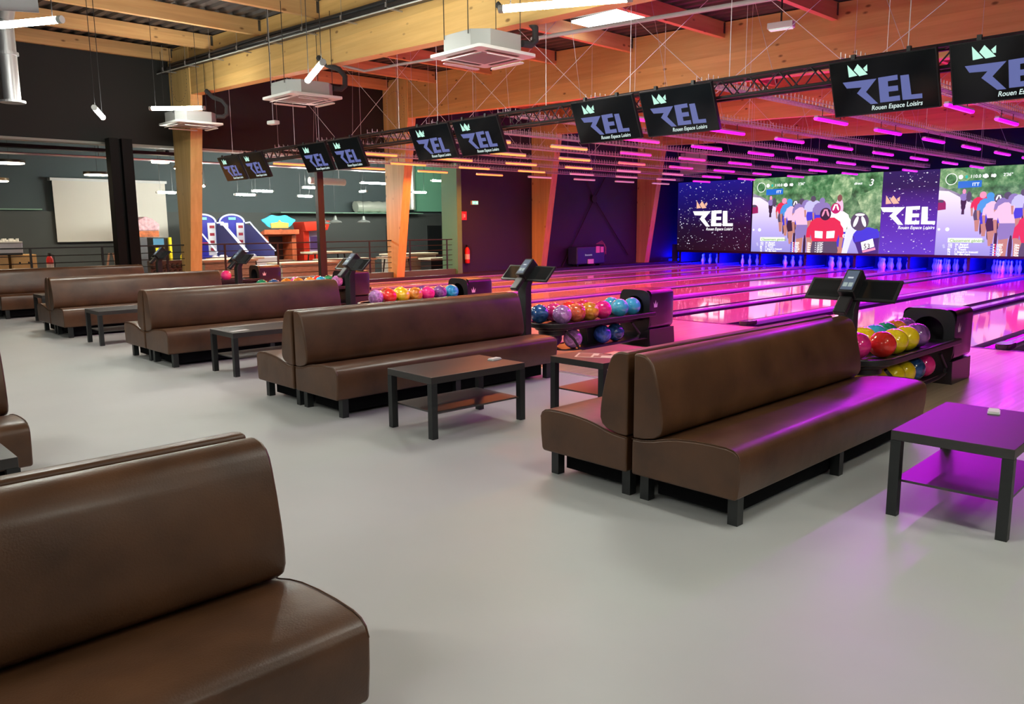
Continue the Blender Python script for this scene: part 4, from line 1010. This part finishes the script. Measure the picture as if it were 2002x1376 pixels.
B((-1.64, -0.02, 0), (1.65, 0, 1.82)).build('fabric', mat('screen_fabric', (0.80, 0.76, 0.68), 0.8), ps); B((-1.70, -0.06, 1.82), (1.70, 0.248, 1.90)).build('roller_case', WHITEP, ps); MB().cyl((-1.64, -0.01, -0.01), (1.65, -0.01, -0.01), 0.018, 8).build('bottom_bar', BLACK, ps)
# arcade: two basketball machines
BL = mat('arcade_blue', (0.02, 0.02, 0.30), 0.4); PW = mat('arcade_white', (0.72, 0.72, 0.75), 0.5); NEON = emis('arcade_tube_white', (0.8, 0.85, 1.0), 1.3)
def hoop_machine(x, label):
    t = empty('basketball_machine', (x, 25.5, FZ), 0, label, 'arcade machine', 'basketball arcade machines')
    arch = [(-0.44, 0), (0.44, 0), (0.44, 2.2)] + [(0.44*math.cos(PI*i/12), 2.2+0.26*math.sin(PI*i/12)) for i in range(1, 12)] + [(-0.44, 2.2)]
    MB().prism(arch, 'y', 0, 0.1).build('back_cabinet', BL, t)
    MB().tube([(0.42*math.cos(PI*i/14), -0.02, 2.2+0.25*math.sin(PI*i/14)) for i in range(15)], 0.028, 6).build('arch_tube', NEON, t)
    for s in (-1, 1):
        m = MB(); m.m = 0; m.box((s*0.27-0.13, -0.03, 0.9), (s*0.27+0.13, 0.0, 2.18)); m.m = 1
        for j in range(5): m.box((s*0.27-0.07, -0.034, 1.05+0.24*j), (s*0.27+0.05+0.01*j, -0.03, 1.14+0.24*j))
        m.build('poster_column', [PW, mat('poster_red', (0.35, 0.02, 0.04), 0.5)], t)
        # sloping side frame
        MB().tube([(s*0.45, -0.05, 2.18), (s*0.46, -0.35, 2.2), (s*0.46, -0.6, 2.05), (s*0.46, -2.0, 1.3)], 0.024, 7).build('side_frame_tube', NEON, t)
        if s > 0: MB().add([(s*0.45, -0.02, 0.9), (s*0.45, -0.02, 2.14), (s*0.45, -0.5, 2.08), (s*0.45, -1.95, 1.28), (s*0.45, -1.95, 0.85)], [(0, 1, 2, 3, 4)]).build('side_net', mat('net_blue', (0.05, 0.05, 0.18), 0.7), t)
    MB().add([(-0.43, -0.05, 1.15), (0.43, -0.05, 1.15), (0.43, -2.0, 0.85), (-0.43, -2.0, 0.85)], [(0, 1, 2, 3)]).build('ramp', BL, t)
    B((-0.46, -2.15, 0), (0.46, -1.9, 1.12)).build('front_cabinet', PW, t, bevel=0.02)
    B((-0.46, -1.9, 0), (0.46, 0, 0.8)).build('side_cabinet', BL, t)
    MB().tube([(0.14*math.cos(2*PI*i/16), -0.2+0.14*math.sin(2*PI*i/16), 1.55) for i in range(16)], 0.012, 6, closed=True).build('hoop', mat('hoop_red', (0.7, 0.05, 0.02), 0.4), t)
    B((-0.12, -0.05, 2.28), (0.12, -0.03, 2.36)).build('score_display', emis('score_green', (0.3, 1, 0.75), 1.2), t)
    for i, bx in enumerate((-0.18, 0.08, 0.2)): MB().sphere((bx, -1.2+0.1*i, 1.08), 0.11, 14, 8).build('arcade_ball', mat('pale_ball', (0.6, 0.55, 0.6), 0.5), t, smooth=True)
hoop_machine(10.78, 'blue basketball arcade machine partly behind the left timber column'); hoop_machine(11.75, 'blue basketball arcade machine with full white arch')
# shooter cabinet with roof
t = empty('shooting_game', (12.95, 25.3, FZ), 0, 'orange roofed arcade cabinet with a turquoise cloud-shaped marquee', 'arcade machine')
OR = mat('rust_orange', (0.42, 0.09, 0.03), 0.55, var=0.25, vscale=6); TQ = mat('marquee_turquoise', (0.03, 0.35, 0.55), 0.5, emit=(0.03, 0.35, 0.55), es=0.35); GD = mat('gold_sign', (0.65, 0.38, 0.08), 0.5)
MB().prism([(-0.9, 1.95), (-0.1, 1.72), (-0.9, 1.80)], 'x', -0.62, 0.62).build('roof', OR, t)
for s in (-1, 1): B((s*0.5-0.08, -0.75, 0), (s*0.5+0.08, 0.1, 1.75)).build('side_wall', OR, t)
B((-0.45, -0.1, 0.0), (0.45, 0.1, 1.75)).build('back_board', mat('cabinet_dark', (0.02, 0.018, 0.02), 0.5), t); B((-0.45, -0.85, 0), (0.45, -0.4, 0.95)).build('control_desk', mat('desk_brown', (0.25, 0.13, 0.08), 0.6, var=0.5, vscale=12), t)
cl = [(0.58*math.cos(a)*(1+0.08*math.sin(5*a)), 0.20*math.sin(a)*(1+0.16*math.cos(6*a))) for a in [2*PI*i/40 for i in range(40)]]
MB().prism([(a, b+2.22) for a, b in cl], 'y', -0.72, -0.66).build('marquee', TQ, t)
MB().prism([(-0.3, 2.0), (0.3, 2.0), (0.32, 2.16), (0.05, 2.2), (0, 2.26), (-0.05, 2.2), (-0.32, 2.16)], 'y', -0.78, -0.73).build('name_board', GD, t)
MB().sphere((0.0, -0.8, 1.88), 0.09, 12, 8).build('ornament', OR, t, smooth=True)
# boxing machine
t = empty('punching_machine', (14.35, 25.2, FZ), 0, 'bright red punching bag arcade machine beside the thin post', 'arcade machine')
RD = mat('arcade_red', (0.62, 0.035, 0.015), 0.35)
MB().prism([(-0.42, 2.2), (0.62, 2.24), (0.5, 1.92), (-0.35, 1.88)], 'y', -0.5, 0.3).build('head_cabinet', RD, t, bevel=0.02)
MB().prism([(-0.38, 0), (-0.12, 0), (-0.12, 1.9), (-0.34, 1.9)], 'y', -0.3, 0.3).build('column', RD, t, bevel=0.02)
MB().prism([(-0.12, 0), (0.5, 0), (0.45, 0.75), (0.25, 1.1), (-0.12, 1.1)], 'y', -0.55, 0.25).build('base_cabinet', RD, t, bevel=0.03)
B((-0.12, -0.25, 1.1), (0.28, 0.25, 1.88)).build('display_cabinet', mat('pale_violet', (0.35, 0.32, 0.5), 0.5), t); B((-0.07, -0.262, 1.25), (0.22, -0.25, 1.7)).build('display', emis('dim_violet', (0.08, 0.03, 0.12), 1), t)
MB().prism([(0.05, 1.98), (0.42, 2.02), (0.4, 2.10), (0.1, 2.08)], 'y', -0.512, -0.5).prism([(0.0, 0.42), (0.36, 0.42), (0.3, 0.54), (0.04, 0.54)], 'y', -0.562, -0.55).build('flame_lettering', mat('flame_yellow', (0.8, 0.4, 0.1), 0.5), t)
# yellow racing machine
t = empty('racing_game', (9.1, 24.2, FZ), 0, 'yellow and black racing arcade seat between projection screen and timber column', 'arcade machine')
YL = mat('arcade_yellow', (0.75, 0.6, 0.02), 0.4)
B((-0.3, 0.2, 0), (0.15, 0.7, 1.75)).build('screen_cabinet', BLACK, t, bevel=0.02); B((-0.3, 0.17, 1.5), (0.0, 0.2, 1.72)).build('screen_picture', emis('race_sky', (0.1, 0.35, 0.5), 0.9), t)
B((0.13, 0.1, 0), (0.2, 0.2, 1.75)).build('frame_post', YL, t); B((-0.25, 0.17, 1.25), (0.0, 0.2, 1.45)).build('yellow_panel', YL, t)
MB().prism([(0.3, 0.25), (0.75, 0.25), (0.72, 1.2), (0.62, 1.34), (0.42, 1.34), (0.33, 1.2)], 'y', -0.25, -0.1).build('seat_back', YL, t, bevel=0.04)
B((0.25, -0.7, 0.0), (0.8, -0.1, 0.55)).build('seat_base', YL, t, bevel=0.03); B((0.35, -0.74, 0.1), (0.7, -0.7, 0.5)).build('speaker_grille', BLACK, t)
t = empty('claw_machine', (9.05, 25.9, FZ), 0, 'machine topped by a pink vehicle shape right of the projection screen', 'arcade machine')
B((-0.3, -0.3, 0), (0.35, 0.3, 1.75)).build('cabinet', mat('cabinet_grey', (0.12, 0.12, 0.13), 0.5), t); MB().prism([(-0.35, 1.95), (0.4, 1.95), (0.42, 2.15), (0.2, 2.32), (0.0, 2.38), (-0.35, 2.2)], 'y', -0.3, 0.2).build('topper', mat('pink_white', (0.7, 0.4, 0.45), 0.5, var=0.4, vscale=10), t, bevel=0.03); B((-0.35, -0.3, 1.76), (0.38, 0.2, 1.94)).build('sign_board', mat('sign_orange', (0.55, 0.15, 0.05), 0.5, var=0.5, vscale=12), t)
# tables and counters
def game_table(x, y, sx, sy, h, label, m, legs=False):
    t = empty('games_table', (x, y, FZ), 0, label, 'table', 'pale wooden tables in the games room')
    B((-sx/2, -sy/2, h-0.06), (sx/2, sy/2, h)).build('tabletop', mat('pale_oak', (0.62, 0.52, 0.38), 0.5, var=0.12, vscale=5), t, bevel=0.006)
    if legs:
        for a in (-1, 1):
            for b in (-1, 1): MB().cyl((a*(sx/2-0.1), b*(sy/2-0.1), 0), (a*(sx/2-0.2), b*(sy/2-0.2), h-0.06), 0.025, 6).build('leg', BLACK, t)
    else: B((-sx/2+0.06, -sy/2+0.06, 0), (sx/2-0.06, sy/2-0.06, h-0.06)).build('base_cabinet', m, t)
pale = mat('pale_boards', (0.42, 0.38, 0.31), 0.6, var=0.25, vscale=7, stretch=(1, 1, 8))
for a in [(9.9, 22.05, 1.6, 0.8, 1.14, 'pale boarded counter under the basketball machines', pale, False), (12.1, 21.6, 1.9, 0.9, 1.0, 'pale boarded counter right of the farthest ball hood', pale, False),
          (10.6, 22.9, 1.5, 0.7, 1.15, 'high table on black legs before the basketball machines', pale, True), (14.1, 23.6, 1.5, 0.8, 1.22, 'high round-edged table beyond the thin post', pale, True), (14.0, 22.3, 1.9, 0.8, 1.02, 'pale boarded counter just right of the thin post', pale, False),
          (15.0, 20.9, 1.1, 0.7, 1.08, 'high table with tall black legs left of the middle timber column', pale, True), (16.9, 22.8, 1.9, 0.9, 1.10, 'pale boarded counter right of the middle timber column', pale, False), (17.6, 21.8, 1.6, 0.7, 0.95, 'low counter with black front next to the green pier', mat('black_front', (0.02, 0.02, 0.02), 0.4), False)]:
    game_table(*a)
t = empty('sideboard', (5.0, 23.6, FZ), 0, 'light wooden sideboard with drawers at the far left', 'sideboard')
WD = mat('light_wood', (0.66, 0.42, 0.17), 0.5, var=0.1, vscale=4)
B((-0.1, -0.3, 0.0), (0.47, 0.3, 1.38)).build('carcass', WD, t, bevel=0.004); B((-1.1, -0.3, 0.0), (-0.16, 0.3, 1.38)).build('left_carcass', WD, t, bevel=0.004)
for k in range(2): B((-0.07, -0.32, 0.62+0.38*k), (0.44, -0.3, 0.95+0.38*k)).build('drawer', WD, t, bevel=0.003)
for k in range(2): B((0.06+0.2*k, -0.33, 1.16), (0.10+0.2*k, -0.32, 1.20)).build('drawer_pull', BLACK, t)
t = empty('espresso_machine', (4.82, 23.5, FZ+1.38), 0, 'chrome espresso machine with white cups piled on top, on the sideboard', 'coffee machine')
B((-0.32, -0.22, 0.03), (0.36, 0.22, 0.30)).build('body', STEEL, t, bevel=0.02); B((-0.3, -0.24, 0.0), (0.34, 0.2, 0.05)).build('drip_tray', BLACK, t); cp = MB()
for i in range(8):
    for j in range(2): cp.cyl((-0.28+0.08*i, -0.1+0.15*j, 0.30), (-0.28+0.08*i, -0.1+0.15*j, 0.38+0.03*((i+j) % 2)), 0.034, 8)
cp.build('cups', WHITEP, t); B((-0.34, -0.24, 0.30), (0.36, 0.24, 0.335)).build('cup_rail', WHITEP, t)
def extinguisher(loc, label):
    t = empty('fire_extinguisher', loc, 0, label, 'fire extinguisher', 'fire extinguishers')
    MB().lathe([(0.075, 0), (0.08, 0.02), (0.08, 0.40), (0.05, 0.47), (0.025, 0.50)], n=18).build('cylinder', mat('extinguisher_red', (0.62, 0.02, 0.02), 0.3), t, smooth=True)
    B((-0.03, -0.05, 0.50), (0.03, 0.03, 0.56)).build('valve', BLACK, t); MB().lathe([(0.0812, 0.12), (0.0812, 0.28)], n=18).build('instruction_label', mat('label_pale', (0.7, 0.6, 0.55), 0.5), t)
    MB().tube([(0.0, -0.04, 0.53), (0.08, -0.08, 0.5), (0.1, -0.07, 0.3), (0.09, -0.05, 0.15)], 0.012, 6).build('hose', BLACK, t)
extinguisher((5.74, 23.2, FZ+0.85), 'red fire extinguisher between sideboard and black post'); extinguisher((16.25, 18.918, 0.38), 'red fire extinguisher on the plum wall below the red sign')
o = B((5.74-0.12, 23.09, FZ), (5.74+0.12, 23.31, FZ+0.85)).build('plinth', BLACK); tag(o, 'black plinth carrying the red extinguisher by the sideboard', 'plinth')
t = empty('a_frame_sign', (7.05, 22.6, FZ), 0, 'small wooden A-frame board left of the black post', 'sign')
for s in (-1, 1): MB().prism([(s*0.03, 1.38), (s*0.07, 1.38), (s*0.2, 0.7), (s*0.15, 0.7)], 'y', -0.02, 0.02).build('leg', mat('rail_wood', (0.6, 0.38, 0.26), 0.5), t)
B((-0.12, -0.01, 0.95), (0.12, 0.01, 1.0)).build('cross_bar', MATS['rail_wood'], t); B((-0.35, -0.25, 0.62), (0.4, 0.25, 0.70)).build('stand_top', pale, t); B((-0.25, -0.18, 0), (0.3, 0.18, 0.62)).build('stand', BLACK, t)
t = empty('tufted_sofa', (8.2, 21.4, FZ), 0, 'brown button-tufted sofa beyond the farthest bench row', 'sofa')
tf = mat('tufted_leather', (0.10, 0.07, 0.055), 0.5)
sm = MB(); sm.box((-0.6, 0, 0.2), (0.6, 0.2, 1.18))
for i in range(9):
    for j in range(3): sm.sphere((-0.53+0.13*i+0.065*(j % 2), 0.0, 0.72+0.16*j), 0.075, 8, 6)
sm.build('tufted_back', tf, t, smooth=True); B((-0.6, -0.6, 0.15), (0.6, 0, 0.62)).build('seat', tf, t, bevel=0.05)
# ring pendants
RG = emis('warm_ring_glow', (1.0, 0.80, 0.55), 30)
def ring(x, y, z, r, label):
    t = empty('ring_lamp', (x, y, z), 0, label, 'lamp', 'warm disc lamps')
    MB().cyl((0, 0, 0), (0, 0, 0.07), r, 28).build('drum', mat('bronze_drum', (0.05, 0.035, 0.02), 0.35, metal=0.5), t, smooth=True); MB().cyl((0, 0, -0.02), (0, 0, 0.0), r*0.93, 28).build('diffuser', RG, t); MB().cyl((0, 0, 0.07), (0, 0, 4.6-z), 0.005, 4).build('cord', BLACK, t)
ring(5.0, 23, 3.13, 0.36, 'large warm disc lamp at the left edge'); ring(4.8, 23.6, 2.72, 0.3, 'smaller warm disc lamp below the large one at the left edge'); ring(7.0, 23, 2.92, 0.33, 'warm disc lamp left of the black post over the projection screen'); ring(8.65, 23, 3.32, 0.24, 'warm disc lamp under the projector'); ring(9.3, 23, 3.18, 0.28, 'warm disc lamp half behind the left timber column')
t = empty('projector', (8.68, 22.6, 3.5), 0.3, 'white ceiling projector left of the left timber column', 'projector'); B((-0.2, -0.15, 0), (0.2, 0.15, 0.13)).build('body', WHITEP, t, bevel=0.02); MB().cyl((0, 0, 0.13), (0, 0, 1.1), 0.02, 6).build('mount', BLACK, t); MB().cyl((-0.1, -0.15, 0.065), (-0.1, -0.19, 0.065), 0.04, 12).build('lens', BLACK, t)
T2 = emis('games_tube_glow', (0.94, 1.0, 0.90), 300)
for a, b, z, l in [((8.62, 23.4), (9.2, 23.4), 2.52, 'tube lamp right of the projection screen'), ((10.72, 23), (11.42, 23), 2.49, 'lower tube lamp above the basketball machines'), ((11.38, 23.2), (12.1, 23.2), 2.62, 'upper tube lamp above the basketball machines'), ((12.96, 23), (13.5, 23), 2.76, 'upper tube lamp left of the thin post'), ((12.94, 23.3), (13.5, 23.3), 2.50, 'lower tube lamp left of the thin post'),
                   ((15.1, 23), (16.3, 23), 2.97, 'long tube lamp left of the middle timber column'), ((18.1, 23), (19.0, 23), 3.14, 'tube lamp before the green wall'), ((17.2, 23), (17.9, 23), 2.71, 'tube lamp right of the middle timber column'), ((13.3, 22.8), (13.45, 23.2), 3.02, 'tube lamp at the white duct over the thin post'), ((9.7, 22.6), (9.95, 23.3), 2.72, 'short tube lamp seen end-on below the left monitors'), ((15.05, 22.5), (15.15, 23.1), 2.68, 'short tube lamp seen end-on right of the thin post')]:
    tube_lamp(a, b, 'white ' + l + ' in the games room', z, 4.6, 0.03, 'tube lamps in the games room', T2)
for x, z, l in ((15.0, 1.62, 'nearest the thin post'), (15.45, 1.66, 'second from the thin post'), (16.6, 1.66, 'just left of the middle timber column'), (17.85, 1.70, 'right of the middle timber column')):
    t = empty('pendant_lamp', (x-0.6, 24.2, z), 0, 'dark industrial pendant lamp, ' + l, 'lamp', 'industrial pendant lamps')
    MB().lathe([(0.22, 0), (0.23, 0.02), (0.2, 0.06), (0.08, 0.10), (0.05, 0.2), (0.03, 0.24)], n=18).build('shade', mat('pewter', (0.16, 0.17, 0.16), 0.4, metal=0.3), t, smooth=True); MB().cyl((0, 0, 0.24), (0, 0, 4.6-z), 0.006, 4).build('cord', BLACK, t)
t = MB(); pts = []
fd = MB().tube([(17.3+0.15*i, 26.7, 2.29+0.02*math.sin(i*2.1)) for i in range(17)], 0.22, 12).build('foil_duct', mat('crinkled_foil', (0.85, 0.88, 0.76), 0.25, metal=0.45, bump=1.0, bscale=14), smooth=True); tag(fd, 'crinkled silver foil duct lying on the ledge behind the middle timber column', 'duct')
fd = MB().tube([(20.0, 26.7, 2.2+0.2*i) for i in range(13)], 0.15, 10).build('foil_duct', MATS['crinkled_foil'], smooth=True); tag(fd, 'upright silver foil duct right of the middle timber column', 'duct')
t = empty('service_tray', (0, 22, 3.3), 0, 'grey cable tray hanging under the games room ceiling', 'cable tray')
for dy in (0, 0.3): MB().cyl((-3, dy, 0), (16, dy, 0), 0.02, 6).build('side_bar', STEEL, t)
MB().box((-3, -0.15, 0.12), (9, 0.15, 0.2)).build('cable_bundle', BLACK, t); MB().box((-3, 0.05, -0.01), (16, 0.25, 0.0)).build('tray', STEEL, t)
hh = MB()
for i in range(9): hh.cyl((-2+2.2*i, 0.1, 0), (-2+2.2*i, 0.1, 1.3), 0.012, 5)
hh.build('hanger', STEEL, t)
o = MB().cyl((12.95, 22.5, 2.95), (14.2, 22.5, 2.93), 0.11, 16).build('white_duct', mat('duct_white', (0.7, 0.68, 0.64), 0.5), smooth=True); tag(o, 'short white round duct over the thin black post', 'duct')
for x in (13.15, 14.0): MB().cyl((x, 22.5, 3.03), (x, 22.5, 4.6), 0.012, 5).build('hanger', STEEL, o)
t = empty('exit_sign', (16.62, 18.93, 2.17), 0, 'small green and white exit sign on the plum wall', 'exit sign')
B((-0.13, 0, 0), (0.13, 0.07, 0.12)).build('housing', WHITEP, t); B((-0.12, -0.003, 0.01), (0.12, 0, 0.11)).build('sign_face', emis('exit_green', (0.25, 0.85, 0.6), 1.3), t)
MB().box((-0.08, -0.006, 0.03), (-0.055, -0.003, 0.09)).box((-0.05, -0.006, 0.05), (0.02, -0.003, 0.065)).box((0.05, -0.006, 0.03), (0.09, -0.003, 0.09)).build('sign_symbols', emis('exit_white', (1, 1, 1), 1.3), t)
t = empty('fire_sign', (16.19, 18.97, 1.70), 0, 'small red fire sign above the extinguisher on the plum wall', 'sign'); B((-0.11, 0, 0), (0.11, 0.03, 0.26)).build('plate', mat('sign_red', (0.7, 0.05, 0.08), 0.4), t); MB().box((-0.05, -0.003, 0.05), (-0.03, 0, 0.2)).box((0.0, -0.003, 0.08), (0.05, 0, 0.18)).build('pictogram', WHITEP, t)
# draped cart by the plum wall
t = empty('covered_cart', (21.6, 18.65, 0.10), 0, 'dark blue covered cart with papers standing by the plum wall', 'cart')
B((-0.75, -0.2, 0.06), (0.75, 0.25, 0.68)).build('cover', mat('navy_cover', (0.03, 0.03, 0.12), 0.35), t, bevel=0.05, seg=3)
MB().prism([(0.25, 0.45), (0.45, 0.45), (0.45, 0.68), (0.25, 0.68)], 'y', -0.21, -0.2).prism([(0.5, 0.46), (0.66, 0.46), (0.66, 0.66), (0.5, 0.66)], 'y', -0.21, -0.2).build('paper', mat('pink_paper', (0.7, 0.45, 0.5), 0.6), t)
B((-0.2, -0.23, 0.08), (0.1, -0.2, 0.24)).build('white_stack', WHITEP, t); text_mesh('lettering', 'Brunswick', 0.09, emis('cart_text', (0.6, 0.5, 0.7), 0.8), t, Mx=Matrix(((1, 0, 0, -0.35), (0, 0, -1, -0.215), (0, 1, 0, 0.36), (0, 0, 0, 1))))
for k in range(4): MB().tube([(0.5+0.06*k, 0, 0.75), (0.75+0.05*k, -0.05, 0.86-0.04*k), (0.98, -0.05, 0.62-0.08*k), (0.86, -0.05, 0.3+0.06*k)], 0.02, 6).build('hose', mat('brown_hose', (0.25, 0.12, 0.12), 0.6), t)
for dx in (-0.6, 0.6): MB().cyl((dx, -0.1, 0.04), (dx, 0.1, 0.04), 0.04, 10).build('castor', BLACK, t)
# diagonal wall bracing on the plum wall
x_, y_ = 22.3, 18.93
mm = MB()
for a, b in (((20.55, 0.0), (22.3, 2.45)), ((22.3, 2.45), (24.3, 0.4)), ((22.3, 2.45), (20.6, 4.9)), ((22.3, 2.45), (24.2, 4.9))): mm.cyl((a[0], y_, a[1]), (b[0], y_, b[1]), 0.02, 6)
mm.cyl((22.3, y_-0.02, 2.45), (22.3, y_+0.03, 2.45), 0.14, 16)
o = mm.build('wall_bracing', mat('bracing_dark', (0.02, 0.015, 0.025), 0.6)); tag(o, 'dark crossed steel bracing on the plum wall between the two far timber columns', 'bracing')
